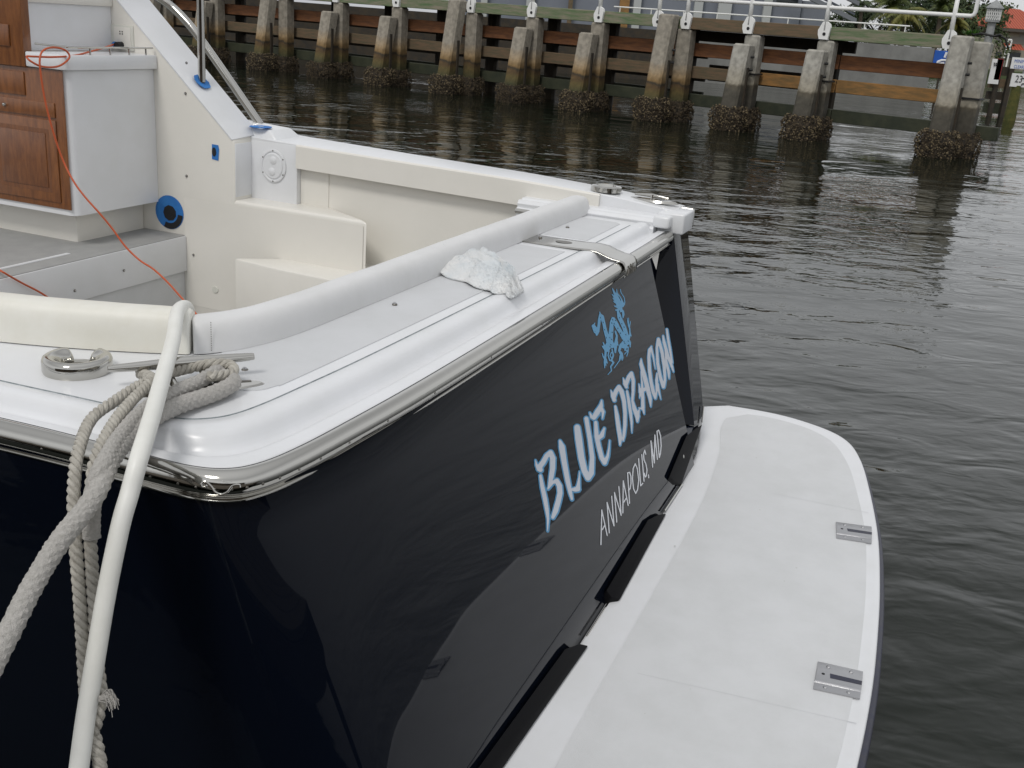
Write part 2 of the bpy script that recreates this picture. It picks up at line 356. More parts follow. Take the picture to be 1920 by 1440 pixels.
mb = MB(); mb.add(rec, [(0, 1, 2, 3)]); mb.add([fwd_(tp(1270, 822), .14), fwd_(tp(1310, 800), .14), tp(1303, 800, -.001), tp(1288, 826, -.001)], [(0, 1, 2, 3)])
mb.build('passage_recess', NAVYM, boat)
t_ = [tp(1232, 462), tp(1219, 510), tp(1232, 520)]
mb = MB(); mb.add([V((p.x, p.y+.02, p.z)) for p in (tp(1246, 455), tp(1224, 470), tp(1237, 507))], [(0, 1, 2)]); mb.build('passage_trim', GELI, boat)

# ---- gunwale, far side
GA0, GA1 = 4.10, 4.35
sheer = [(-.03, 1.205), (.1, 1.215), (.4, 1.245), (1.0, 1.27), (1.8, 1.285), (2.7, 1.305), (3.3, 1.33), (4.6, 1.38), (7, 1.45)]
def gz(b):
    for (b0, z0), (b1, z1) in zip(sheer, sheer[1:]):
        if b <= b1: return z0+(z1-z0)*(b-b0)/(b1-b0)
    return sheer[-1][1]
rows = []
for i in range(49):
    b = -.02+i/48*6; z = gz(b); o_ = GA1 + .05*min(b, 3)
    depth = .145 if b > .5 else .10
    rows.append([V((GA0, b, z-depth)), V((GA0, b, z-.006)), V((GA0+.006, b, z)), V((o_-.03, b, z+.004)), V((o_-.008, b, z)), V((o_, b, z-.012)), V((o_, b, z-.06)), V((o_+.005, b, z-.075)), V((o_-.1, b, z-.4))])
vs, fs = loft(rows)
n_ = 9; fs.append(tuple(range(n_)))
mesh('far_gunwale', vs, fs, GEL, boat, smooth=True, angle=30)
# coaming board proud of the inner wall, forward part
mb = MB(); b0 = ba(555, 265, GA0-.02).y
cl = []
for i in range(13):
    b = .45+(b0-.45)*i/12; cl.append([V((GA0-.022, b, gz(b)-.158)), V((GA0-.022, b, gz(b)-.012)), V((GA0-.016, b, gz(b)-.004)), V((GA0+.02, b, gz(b)-.002)), V((GA0+.04, b, gz(b)-.158))])
vs, fs = loft(cl, True); fs += [tuple(range(5)), tuple(range(60, 65))]
mesh('coaming_board', vs, fs, GELI, boat, smooth=True, angle=30)
mesh('coaming_gap', [V((GA0-.004, b0+.001, gz(b0)-.15)), V((GA0-.004, b0+.010, gz(b0)-.15)), V((GA0-.004, b0+.010, gz(b0)-.01)), V((GA0-.004, b0+.001, gz(b0)-.01))], [(0, 1, 2, 3)], SCREW, boat)
# inner wall, floor
AW = GA0+.05
mb = MB(); mb.add([(AW, -.02, .0), (AW, 3.3, .0), (AW, 3.3, 1.25), (AW, -.02, 1.12)], [(0, 1, 2, 3)])
mb = mb
mb.build('inner_wall', GELI, boat)
bpe = ba(613, 340, GA0+.02).y
mb = MB(); mb.box(GA0-.002, AW+.04, b0+.004, 3.4, .80, gz(b0)-.012); mb.build('hatch_panel', GEL, boat, bevel=.004)
mb = MB(); mb.box(GA0+.042, AW+.04, bpe, b0+.004, .80, gz(b0)-.15); mb.build('lower_panel', GELI, boat, bevel=.004)
mb = MB(); mb.add([(.6, .6, .02), (AW, .6, .02), (AW, 5.5, .02), (.6, 5.5, .02)], [(0, 1, 2, 3)]); mb.build('cockpit_floor', DECKG, boat)
lw = [(3.93, .62), (.74, .64), (.60, .72), (.50, .98), (.34, 1.9), (.34, 3.2)]
mb = MB(); mb.add([(a, b, .0) for a, b in lw]+[(a, b, ZP-.02) for a, b in lw], [(i, i+1, i+7, i+6) for i in range(5)])
mb.build('liner_wall', GELI, boat)

# ---- wing bulkhead
WE = ba(480, 373, AW).y                         # aft end face
lo = AW
_lo, _hi = 3.4, AW
for _ in range(40):
    AI = (_lo+_hi)/2
    if ba(440, 380, AI).y < WE: _lo = AI
    else: _hi = AI
ws = [ba(230, 7, AI), ba(440, 263, AI)]
sl_ = (ws[0].z-ws[1].z)/(ws[0].y-ws[1].y)
zt = gz(WE)+.02; 
za = ws[1].z
top_b = 6.2; prof_w = [(WE, .0), (WE, za-.02), (WE+.012, za), (top_b, za+sl_*(top_b-WE-.012)), (top_b, .0)]
mb = MB(); mb.hexa([V((AI, b, z)) for b, z in prof_w], [V((AW+.02, b, z+(.03 if 1 < i < 4 else 0))) for i, (b, z) in enumerate(prof_w)])
wing = mb.build('wing_bulkhead', GELI, boat, bevel=.014, seg=3)
# bright coping strip on the slanted edge
c0 = prof_w[2]; c1 = prof_w[3]
nrm = V((0, -(c1[1]-c0[1]), (c1[0]-c0[0]))).normalized()
def cop(a, d, b, z): return V((a, b+nrm.y*d, z+nrm.z*d))
mb = MB(); mb.hexa([cop(AI-.003, -.008, *c0), cop(AI-.003, .004, *c0), cop(AI-.003, .004, *c1), cop(AI-.003, -.008, *c1)], [cop(AW+.03, .02, *c0), cop(AW+.03, .034, *c0), cop(AW+.03, .034, *c1), cop(AW+.03, .02, *c1)])
mb.build('coping', GEL, wing, bevel=.003)
mb = MB(); mb.box(AI+.012, AW+.0, WE-.004, WE+.02, .92, za-.025); mb.build('end_face', GEL, wing, bevel=.003)
# stern-side fairing where outboard rail lands
fb = ba(540, 252, GA1-.06)
mb = MB(); mb.hexa([V((GA0+.02, fb.y-.03, gz(fb.y)-.01)), V((GA1+.08, fb.y-.03, gz(fb.y)-.01)), V((GA1+.1, 4.6, gz(4.6)-.01)), V((GA0+.02, 4.6, gz(4.6)-.01))],
                    [V((GA0+.05, fb.y+.05, gz(fb.y)+.055)), V((GA1+.05, fb.y+.05, gz(fb.y)+.055)), V((GA1+.07, 4.6, gz(4.6)+.08)), V((GA0+.05, 4.6, gz(4.6)+.08))])
mb.build('gunwale_fairing', GEL, boat, bevel=.012)
# stainless pole and outboard handrail
def on_slope(px, py):
    q0 = W(*cop(AI, .006, *c0)); wn = BD*nrm.y+V((0, 0, nrm.z)); return B(at_p(px, py, q0, wn))
pb = on_slope(375, 158)+nrm*.024; pole_top = W(pb.x, pb.y, pb.z)
ptop = bb(375, -60, pb.y)
mb = MB(); mb.tube([pb, V((ptop.x*.25+pb.x*.75, pb.y, pb.z+(ptop.z-pb.z)*.25)), V((ptop.x, pb.y, ptop.z))], .025, 16); mb.build('stanchion', CHROME, boat, smooth=True)
def tape_ring(c, n, r0_, r1_, name='masking_tape', jag=.0):
    n = V(n).normalized(); u = n.orthogonal().normalized(); v = n.cross(u); N = 24; rows = []
    for k in range(N):
        a = 2*math.pi*k/N; q = r1_*(1+jag*random.uniform(-1, 1)); d = u*math.cos(a)+v*math.sin(a); rows.append([c+d*r0_+n*.003, c+d*q+n*.003, c+d*q])
    rows.append(rows[0]); vs, fs = loft(rows); return mesh(name, vs, fs, TAPE, boat)
tape_ring(pb, nrm, .018, .062, jag=.08)
AH = GA1+.02
hp = [ba(488, 234, AH), ba(430, 150, AH), ba(372, 68, AH), ba(340, 30, AH), ba(318, 10, AH), ba(295, -5, AH), ba(240, -30, AH)]
mb = MB(); mb.tube(spline(hp, 6), .029, 14); mb.build('handrail', CHROME, boat, smooth=True)
tq = bz(489, 238, gz(WE)+.060); tape_ring(tq, (0, 0, 1), .02, .075, jag=.05)
# round access hatch
hc = ba(513, 311, GA0-.004); rows = []
N = 40
for r_, d in ((.112, 0), (.112, .006), (.106, .009), (.098, .009), (.094, .004), (.088, .004), (.082, .012), (.04, .014), (.001, .014)):
    rows.append([hc+V((-d, math.cos(2*math.pi*k/N)*r_*.9, math.sin(2*math.pi*k/N)*r_)) for k in range(N)])
vs, fs = loft(rows, True); ht = mesh('round_hatch', vs, fs, GEL, boat, smooth=True, angle=35)
mb = MB()
for s_ in (-1, 1): mb.add(*disc(hc+V((-.012, -.005*s_, .038*s_)), (-1, 0, 0), .028, .010, 16, True))
mb.build('finger_grip', GEL, ht, smooth=True)
for k in range(6):
    a = math.pi/6+math.pi/3*k; vs, fs = disc(hc+V((-.008, math.cos(a)*.093, math.sin(a)*.103)), (-1, 0, 0), .0055, .003, 8); mesh('screw', vs, fs, SCREW, ht)
# speaker in the wing with blue tape
sc = ba(318, 398, AI-.002)
rs = abs(ba(344, 398, AI).y-ba(292, 398, AI).y)/2*1.0
def dsk(name, c, ry, rz, d, m_, par, n=28, cut=None):
    vs = [c+V((-d, 0, 0))]+[c+V((-d, math.cos(2*math.pi*k/n)*ry, math.sin(2*math.pi*k/n)*rz)) for k in range(n)]+[c+V((0, math.cos(2*math.pi*k/n)*ry, math.sin(2*math.pi*k/n)*rz)) for k in range(n)]
    fs = [(0, 1+k, 1+(k+1) % n) for k in range(n)]+[(1+k, 1+(k+1) % n, 1+n+(k+1) % n, 1+n+k) for k in range(n)]
    return mesh(name, vs, fs, m_, par)
spk = dsk('speaker_opening', sc, rs, rs*.98, .002, TAPE, boat)
dsk('speaker_cone', sc+V((-.003, -.004, -.004)), rs*.46, rs*.46, .002, HOLE, spk, 9)
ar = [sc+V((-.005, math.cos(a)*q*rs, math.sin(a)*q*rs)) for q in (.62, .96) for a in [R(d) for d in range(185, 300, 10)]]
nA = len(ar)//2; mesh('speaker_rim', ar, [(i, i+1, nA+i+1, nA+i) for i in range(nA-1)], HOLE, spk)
tb = ba(404, 285, AI-.001)
mb = MB(); mb.add([tb+V((-.003, .028, -.05)), tb+V((-.003, -.024, -.055)), tb+V((-.003, -.032, .02)), tb+V((-.003, -.026, .048)), tb+V((-.003, .026, .05))], [(0, 1, 2, 3, 4)])
tt = mb.build('taped_switch_hole', TAPE, boat); dsk('hole', tb+V((-.004, .008, 0)), .017, .03, .002, HOLE, tt, 14)
# snap fasteners
def snap(p, n, r=.0105):
    vs, fs = disc(p, n, r, .006, 12); o_ = mesh('snap_fastener', vs, fs, SCREW, boat, smooth=True, angle=30)
    vs, fs = disc(V(p)+V(n).normalized()*.0055, n, r*.6, .005, 10); mesh('stud', vs, fs, BRUSH, o_, smooth=True, angle=30)
for px, py in ((350, 118), (348, 175), (350, 330), (318+45, 478)): snap(ba(px, py, AI-.001), (-1, 0, 0), .009)
for px, py, z in ((740, 572, ZP+.003), (1013, 446, ZP+.003), (1064, 427, ZP+.003), (1123, 402, ZP+.003), (459, 695, ZP)): snap(bz(px, py, z), (0, 0, 1))
# outlet with plug
oc = [ba(205, 45, AI-.004), ba(252, 96, AI-.004)]
mb = MB(); mb.box(AI-.010, AI, oc[1].y, oc[0].y, oc[1].z, oc[0].z); ol = mb.build('power_outlet', WHP, boat, bevel=.003)
ym = (oc[0].y+oc[1].y)/2; zm = (oc[0].z+oc[1].z)/2; yw = (oc[0].y-oc[1].y)
mb = MB(); mb.box(AI-.015, AI-.009, oc[1].y+.02, oc[0].y-.045, oc[1].z+.01, oc[0].z-.012); mb.build('outlet_face', GELI, ol, bevel=.002)
for dz_ in (.035, .02): mb = MB(); mb.box(AI-.017, AI-.014, ym-.020, ym-.012, zm+dz_, zm+dz_+.008); mb.box(AI-.017, AI-.014, ym-.0, ym+.008, zm+dz_, zm+dz_+.008); mb.build('socket_slots', HOLE, ol)
pc = ba(226, 84, AI-.02)
mb = MB(); mb.tube([pc+V((.01, -.005, 0)), pc+V((-.05, -.008, -.002))], .021, 12); mb.build('plug', HOLE, ol, smooth=True)
mb = MB(); mb.tube([pc+V((-.01, .045, 0)), pc+V((-.025, .012, 0))], .018, 12); mb.build('plug_collar', TAPE, ol, smooth=True)

# ---- cabinet with counter, doors
BC = ba(298, 385, AI).y
A2 = bb(141, 400, BC).x
zb_ = bb(150, 405, BC).z; zt_ = bb(130, 133, BC).z
rc = .06; N = 6
outl = [(AI-.002, BC), (A2+rc, BC)] + [(A2+rc-rc*math.sin(R(90*k/N)), BC+rc-rc*math.cos(R(90*k/N))) for k in range(1, N+1)] + [(A2, BC+2.2), (AI-.002, BC+2.2)]
mb = MB(); mb.hexa([V((a, b, zb_)) for a, b in outl], [V((a, b, zt_)) for a, b in outl]); cab = mb.build('cabinet', GEL, boat, smooth=True, angle=30)
ub = ba(45, 60, A2-.02).y
outc = [(a-(.03 if a < AI-.01 else 0), b-(.035 if b < BC+.5 else 0)) for a, b in outl[:-2]]+[(A2-.03, ub-.003), (AI-.002, ub-.003)]
zc = bb(303, 103, BC).z
mb = MB(); mb.hexa([V((a, b, zt_+.004)) for a, b in outc], [V((a, b, zc)) for a, b in outc]); mb.build('countertop', GEL, cab, bevel=.008)
# fiddle rail
fr = [V((AI-.02, BC-.015, zc+.045)), V((A2+.10, BC-.015, zc+.045)), V((A2+.02, BC+.02, zc+.047)), V((A2-.005, BC+.10, zc+.048)), V((A2-.010, BC+.22, zc+.05))]
mb = MB(); mb.tube(spline(fr, 5), .0065, 8)
for t_ in (.10, .34, .60, .86): q = fr[0].lerp(fr[1], t_); mb.tube([q, q-V((0, 0, .045))], .006, 8)
mb.build('fiddle_rail', CHROME, cab, smooth=True)
# upper back wall of the helm deck
BU = ba(212, 100, AI).y
mb = MB(); mb.box(A2+.03, AI-.002, BU, BU+.05, zc+.001, zc+1.2); mb.build('upper_back_panel', GEL, boat)
uz = bb(130, 8, BU).z
mb = MB(); mb.box(A2+.03, AI-.003, BU-.02, BU-.0005, uz, uz+.05); mb.build('upper_moulding', GELI, boat, bevel=.004)
# toe kick
mb = MB(); mb.box(A2+.14, AI-.002, BC+.13, BC+2.2, .5, zb_-.001); mb.build('toe_kick', GELI, cab, bevel=.02)
# wooden face on the side of the cabinet
wz0 = ba(133, 395, A2-.012).z; wz1 = zt_-.002
wb0 = ba(133, 395, A2-.012).y
mb = MB(); mb.box(A2-.012, A2-.001, wb0, wb0+1.6, wz0, wz1); wd = mb.build('wooden_front', WOOD, cab, bevel=.003)
def raised(b0_, b1_, z0_, z1_, name, par, grip=None):
    mb = MB(); mb.box(A2-.022, A2-.012, b0_, b1_, z0_, z1_); o_ = mb.build(name, WOOD, par, bevel=.004)
    i = .055
    if z1_-z0_ > .15:
        mb = MB(); mb.hexa([V((A2-.023, b0_+i, z0_+i)), V((A2-.023, b1_-i, z0_+i)), V((A2-.023, b1_-i, z1_-i)), V((A2-.023, b0_+i, z1_-i))], [V((A2-.018, b0_+i+.015, z0_+i+.015)), V((A2-.018, b1_-i-.015, z0_+i+.015)), V((A2-.018, b1_-i-.015, z1_-i-.015)), V((A2-.018, b0_+i+.015, z1_-i-.015))])
        mb.box(A2-.028, A2-.021, b0_+i+.03, b1_-i-.03, z0_+i+.03, z1_-i-.03); mb.build('door_panel', WOODD, o_, bevel=.004)
    return o_
zk = ba(12, 205, A2-.02).z
def kn(par, b, z):
    vs, fs = disc((A2-.022, b, z), (-1, 0, 0), .013, .018, 12, True); mesh('knob', vs, fs, CHROME, par, smooth=True)
dr = raised(wb0+.07, wb0+.62, wz0+.04, zk-.03, 'cabinet_door', cab)
d2 = raised(wb0+.07, wb0+.62, zk-.015, zk+.075, 'drawer', cab); kb = ba(11, 222, A2-.025); kn(d2, kb.y, zk+.03)
d3 = raised(wb0+.30, wb0+.95, zk+.10, wz1-.03, 'cabinet_door', cab)
# upper wooden column at the left
mb = MB(); mb.box(A2-.034, A2+.03, ub, ub+1.3, zt_-.0, zc+1.2); up_ = mb.build('wooden_column', WOOD, boat, bevel=.003)
zq = ba(15, 45, A2-.02).z; mb = MB(); mb.box(A2-.046, A2-.033, ub+.10, ub+.7, zc+.02, zq); mb.build('column_panel', WOODD, up_, bevel=.006)
# ---- raised bridge deck + riser
zd = ba(300, 432, AI).z; bd_ = ba(347, 440, AI).y
mb = MB(); mb.box(.6, AI-.001, bd_, 6, zd-.05, zd); mb.build('bridge_deck', DECKG, boat, bevel=.006)
zrl = bb(350, 508, bd_-.012).z
mb = MB(); mb.box(.6, AI-.002, bd_-.012, bd_+.0, zrl, zd-.006); mb.build('deck_riser', GEL, boat, bevel=.004)
mb = MB(); mb.box(.6, AI-.002, bd_+.012, bd_+.03, .05, zrl+.01); mb.build('lower_riser', NSKP, boat)  # grey tone paints in the shade below the riser lip
mb = MB(); mb.box(A2-1.2, A2-.14, bd_+.14, bd_+.17, zd, zd+.004); mb.build('deck_seam', GEL, boat)
for px, py in ((232, 507), (140, 545)): q = bb(px, py, bd_-.013); snap(q, (0, -1, 0), .009)
zs = bb(300, 520, bd_-.3).z
# ---- moulded corner steps
zst = ba(485, 369, AW).z
br_ = ba(690, 391, AI).y; bs_ = ba(613, 366, AW).y
mb = MB(); mb.hexa([V((AI+.004, WE+.3, .0)), V((AI+.004, br_, .0)), V((AW+.03, bs_, .0)), V((AW+.03, WE+.3, .0))], [V((AI+.004, WE+.3, zst)), V((AI+.004, br_, zst)), V((AW+.03, bs_, zst)), V((AW+.03, WE+.3, zst))])
mb.build('moulded_seat', GELI, boat, bevel=.022, seg=4)
mesh('lower_liner', [V((AI-.0015, bd_, .1)), V((AI-.0015, br_+.03, .1)), V((AI-.0015, br_+.03, zst-.03)), V((AI-.0015, bd_, zst-.03))], [(0, 1, 2, 3)], GELI, boat)
zs2 = ba(560, 491, AI).z; tp4 = [bz(440, 484, zs2), bz(527, 505, zs2), bz(660, 532, zs2), bz(800, 505, zs2), bz(690, 487, zs2)]
mb = MB(); mb.hexa([V((p.x, p.y, .0)) for p in tp4], tp4); mb.build('moulded_step', GELI, boat, bevel=.012, seg=3)
vs, fs = disc(ba(404, 543, AI-.002), (-1, 0, 0), .026, .006, 16); mesh('drain_cap', vs, fs, WHP, boat, smooth=True, angle=30)

# ---- ledge (side leg of the transom cap) and stern block
lz = 1.165
rows = []
for b in (ba(975, 360, 3.97).y, .06):
    rows.append([V((3.93, b, lz-.09)), V((3.925, b, lz-.055)), V((3.93, b, lz-.045)), V((3.945, b, lz-.04)), V((3.94, b, lz-.018)), V((3.955, b, lz)), V((3.975, b, lz+.003)), V((3.985, b, lz-.004)), V((4.0, b, lz-.008)), V((4.02, b, lz+.006)), V((4.10, b, lz+.008)), V((4.10, b, lz-.09))])
vs, fs = loft(rows, True); fs += [tuple(range(12)), tuple(range(12, 24))]
lg = mesh('transom_return', vs, fs, GEL, boat, smooth=True, angle=30)
mb = MB(); b9 = ba(975, 360, 3.97).y; mb.tube([V((3.932, b9+.004, lz-.062)), V((3.932, .10, lz-.062))], .016, 12); mb.build('return_rail', CHROME, lg, smooth=True)
mb = MB(); mb.box(4.0, 4.25, -.10, .06, 1.085, 1.205); sb = mb.build('stern_block', GEL, boat, bevel=.012, seg=3)
mb = MB(); mb.box(3.93, 4.06, -.03, .07, 1.12, 1.19); mb.build('block_return', GEL, sb, bevel=.015, seg=3)
mb = MB(); mb.hexa([V((4.255, -.105, 1.085)), V((4.33, -.085, 1.11)), V((4.40, .25, 1.12)), V((4.255, .25, 1.12))], [V((4.255, -.10, 1.212)), V((4.31, -.085, 1.20)), V((4.37, .25, 1.20)), V((4.255, .25, 1.215))]); mb.build('corner_guard', CHROME, sb, bevel=.014, seg=3)

# ---- bolsters
def bolster(name, pts, wd, ht, mt, endcap=True):
    P = spline([(a, b, 0) for a, b in pts], 10); rows = []
    n = len(P)
    for i, p in enumerate(P):
        t = (P[min(i+1, n-1)]-P[max(i-1, 0)]).normalized(); s_ = V((-t.y, t.x, 0))
        k = min(i, n-1-i); e = 1 if k > 3 else (.93, .975, .99, 1)[k]
        wv = 1+.02*noise.noise(p*5); sec = []
        for j in range(18):
            a = math.pi*j/17; c, s = math.cos(a), math.sin(a)
            x = math.copysign(abs(c)**.55, c)*.5*wd*e; z = (abs(s)**.75)*ht*e*wv
            q = p+s_*(x+wd*.5); sec.append(V((q.x, q.y, ZP+.003+z)))
        rows.append(sec)
    vs, fs = loft(rows); fs += [tuple(range(18)), tuple((n-1)*18+j for j in range(18))]
    return mesh(name, vs, fs, mt, boat, smooth=True, angle=70)
bolster('transom_bolster', [(3.98, .470), (3.6, .476), (3.0, .482), (2.0, .49), (1.4, .497), (.94, .507), (.72, .548), (.60, .612), (.566, .645)][::-1], .135, .105, VINYL)
bolster('side_bolster', [(.56, .62), (.52, .70), (.43, .90), (.33, 1.18), (.26, 1.5), (.22, 2.0), (.2, 3.0)], -.135, .108, VINYLC) if False else None
def side_b():
    pts = [(.556, .655), (.53, .705), (.435, .905), (.335, 1.18), (.26, 1.5), (.22, 2.0), (.2, 3.0)]
    P = spline([(a, b, 0) for a, b in pts], 10); rows = []; n = len(P)
    for i, p in enumerate(P):
        t = (P[min(i+1, n-1)]-P[max(i-1, 0)]).normalized(); s_ = V((t.y, -t.x, 0))
        e = 1 if i > 3 else (.93, .975, .99, 1)[i]; wv = 1+.03*noise.noise(p*4); sec = []
        for j in range(18):
            a = math.pi*j/17; c, s = math.cos(a), math.sin(a)
            q = p+s_*(math.copysign(abs(c)**.55, c)*.5*.135*e+.0675); sec.append(V((q.x, q.y, ZP+.003+(abs(s)**.7)*(.122+.012*min(1, i/20))*e*wv)))
        rows.append(sec)
    vs, fs = loft(rows); fs += [tuple(range(18)), tuple((n-1)*18+j for j in range(18))]
    mesh('side_bolster', vs, fs, VINYLC, boat, smooth=True, angle=70)
side_b()

mb = MB(); sb0 = V((.600, .627, ZP))
for k in range(13):
    z = .012+.0075*k; mb.tube([V((.603, .6065, ZP+z)), V((.603, .6065, ZP+z+.004))], .0014, 4)
mb.build('seam_stitching', SCREW, boat)
# ---- stainless strap over the covering board
L = [bz(1004, 439, ZP), bz(1145, 471, ZP)]; Rr = [bz(1046, 429, ZP), bz(1176, 450, ZP)]
a0, a1 = 2.93, 3.14
sp = [(.50, .006), (.40, .006), (.30, .007), (.20, .009), (.13, .013), (.08, .008), (.04, -.006), (.0, -.016), (-.035, -.020), (-.055, -.026), (-.068, -.042), (-.074, -.062), (-.073, -.088), (-.068, -.102)]
rows = []
for k in range(9):
    u = k/8; rows.append([V((a0+(a1-a0)*u*(1 if b < .28 else 1)+(.0 if b < .45 else 0), b, ZP+z)) for b, z in sp])
rows2 = [[p+V((0, .0, -.004)) for p in r_] for r_ in rows]
vs, fs = loft(rows); strap = mesh('deck_strap', vs, fs, CHROME, boat, smooth=True)
strap.modifiers.new('s', 'SOLIDIFY').thickness = .004
vs = [V((3.05+.055*math.cos(t/16*2*math.pi)*.6, .30+.045*math.sin(t/16*2*math.pi), ZP+.0085)) for t in range(16)]
mesh('strap_slot', vs, [tuple(range(16))], SCREW, strap)
mb = MB()
script = [[(0, 0), (.01, .03), (.02, .005)], [(.03, .0), (.036, .045)], [(.05, .02), (.06, .025), (.055, 0), (.066, .004)], [(.075, .0), (.08, .05)], [(.09, .0), (.095, .022), (.106, .02), (.1, .0)], [(.118, .0), (.12, .02), (.13, .02), (.14, .0)]]
for st in script:
    mb.tube([V((a0+.03+x*1.05, -.0765, ZP-.092+y)) for x, y in st], .003, 6)
mb.build('strap_engraving', SCREW, strap)

# ---- round deck plate (chrome ring) and cleat
rcn = bz(146, 694, ZP); N = 44; rows = []
for k in range(N+1):
    a = R(30)+R(24)+(2*math.pi-R(48))*k/N; ca, sa = math.cos(a), math.sin(a); t_ = min(1, min(k, N-k)/2.5+.55)
    sec = [(.052, 0), (.096, 0), (.098, .006), (.098, .034*t_), (.094, .043*t_), (.085, .048*t_), (.068, .045*t_), (.056, .036*t_), (.050, .020*t_), (.049, .002)]
    rows.append([rcn+V((ca*r_, sa*r_, z)) for r_, z in sec])
vs, fs = loft(rows); fs += [tuple(range(10)), tuple(N*10+k for k in range(10))]; rp = mesh('round_deck_fitting', vs, fs, CHROME, boat, smooth=True, angle=50)
vs, fs = disc(rcn, (0, 0, 1), .094, .005, 32); mesh('base_plate', vs, fs, BRUSH, rp, smooth=True, angle=30)
vs, fs = disc(rcn+V((0, 0, .0052)), (0, 0, 1), .036, .010, 24); mesh('well_shade_disc', vs, fs, SCREW, rp)  # dark disc paints in the shaded hollow of the ring
c0_ = bz(212, 742, ZP); c1_ = bz(500, 720, ZP); cm = (c0_+c1_)/2; cm.z = ZP; cdir = (c1_-c0_); cdir.z = 0; cl_ = cdir.length; cdir.normalize(); cs = V((-cdir.y, cdir.x, 0))
N = 36; base = [cm+cdir*math.cos(2*math.pi*k/N)*cl_*.5+cs*math.sin(2*math.pi*k/N)*.043 for k in range(N)]
mb = MB(); mb.hexa([p for p in base], [cm+(p-cm)*.93+V((0, 0, .008)) for p in base]); clt = mb.build('cleat_base', CHROME, boat, smooth=True, angle=30)
h0 = bz(202, 692, ZP+.058); h1 = bz(476, 668, ZP+.062)
hv = [h0.lerp(h1, t) for t in (0, .04, .3, .5, .7, .96, 1)]
mb = MB(); mb.tube(hv, [.008, .011, .015, .019, .016, .012, .010], 14)
for t in (.36, .62): q = h0.lerp(h1, t); mb.tube([q, cm+cdir*(t-.49)*cl_*.8+V((0, 0, .002))], [.011, .016], 12)
mb.build('cleat_horn', CHROME, clt, smooth=True)
for s_ in (.37, .40): pass
mb = MB(); mb.hexa([cm+cdir*.10+cs*.012+V((0, 0, .0065)), cm+cdir*.17+cs*.008+V((0, 0, .0065)), cm+cdir*.17+cs*.020+V((0, 0, .0065)), cm+cdir*.10+cs*.026+V((0, 0, .0065))], [cm+cdir*.10+cs*.012+V((0, 0, .0095)), cm+cdir*.17+cs*.008+V((0, 0, .0095)), cm+cdir*.17+cs*.020+V((0, 0, .0095)), cm+cdir*.10+cs*.026+V((0, 0, .0095))]); mb.build('cleat_slot', SCREW, clt)
# far stern hardware: second round fitting and cleat on the gunwale
rq = V((GA0+.10, ba(1137, 350, GA0+.1).y, gz(.5)+.003)); rows = []
for k in range(25):
    a = 2*math.pi*k/24; rows.append([rq+V((math.cos(a)*r_, math.sin(a)*r_, z)) for r_, z in [(.095, 0), (.095, .028), (.085, .035), (.06, .034), (.055, .01), (.001, .01)]])
vs, fs = loft(rows); mesh('round_deck_fitting', vs, fs, CHROME, boat, smooth=True, angle=50)
q = V((GA0+.12, .16, gz(.16)+.003)); vs = []
N = 24; base = [q+V((math.sin(2*math.pi*k/N)*.05, math.cos(2*math.pi*k/N)*.17, 0)) for k in range(N)]
mb = MB(); mb.hexa(base, [q+(p-q)*.85+V((0, 0, .012)) for p in base]); cb = mb.build('cleat_base', CHROME, boat, smooth=True, angle=30)
mb = MB(); mb.tube([q+V((.0, -.10, .028)), q+V((0, 0, .034)), q+V((0, .11, .03))], [.006, .012, .006], 10); mb.tube([q, q+V((0, 0, .04))], .014, 8); mb.build('cleat_horn', CHROME, cb, smooth=True)

# ---- swim platform
PZ = ZL+.002
pin = [(-.36, -.585), (.6, -.578), (2.15, -.573), (2.9, -.545), (3.40, -.46), (3.60, -.43)]; pin = [PQ(*p) for p in pin]
pout = [(3.70, -.55), (3.72, -.75), (3.70, -.93), (3.62, -1.12), (3.50, -1.235), (3.30, -1.31), (3.0, -1.372), (2.45, -1.455), (1.95, -1.497), (1.54, -1.515), (1.19, -1.52), (.79, -1.508), (.3, -1.475), (.0, -1.44), (-.2, -1.37), (-.33, -1.22), (-.37, -1.0), (-.37, -.7)]; pout = [PQ(*p) for p in pout]
PI_ = spline([(a, b, 0) for a, b in pin], 6); PO = spline([(a, b, 0) for a, b in pout], 6)
loop = [(p.x, p.y) for p in PI_+PO]
def inset(lp, f):
    n = len(lp); out = []
    for i in range(n):
        p = V((*lp[i], 0)); t = (V((*lp[(i+1) % n], 0))-V((*lp[i-1], 0))).normalized(); nn = V((-t.y, t.x, 0))
        c = V((*PQ(1.8, -1), 0))
        if nn.dot(c-p) < 0: nn = -nn
        q = p+nn*f; out.append((q.x, q.y))
    return out
rings = [(0.03, -.06), (.004, -.055), (0, -.045), (0, -.010), (.004, -.003), (.012, 0), (.030, .0005)]
rows = []
for d, z in rings: rows.append([V((a, b, PZ+z)) for a, b in inset(loop, d)])
vs, fs = loft(rows, True); n = len(loop); fs.append(tuple((len(rings)-1)*n+i for i in range(n))); fs.append(tuple(range(n))[::-1])
plat = mesh('swim_platform', vs, fs, GEL, boat, smooth=True, angle=50)
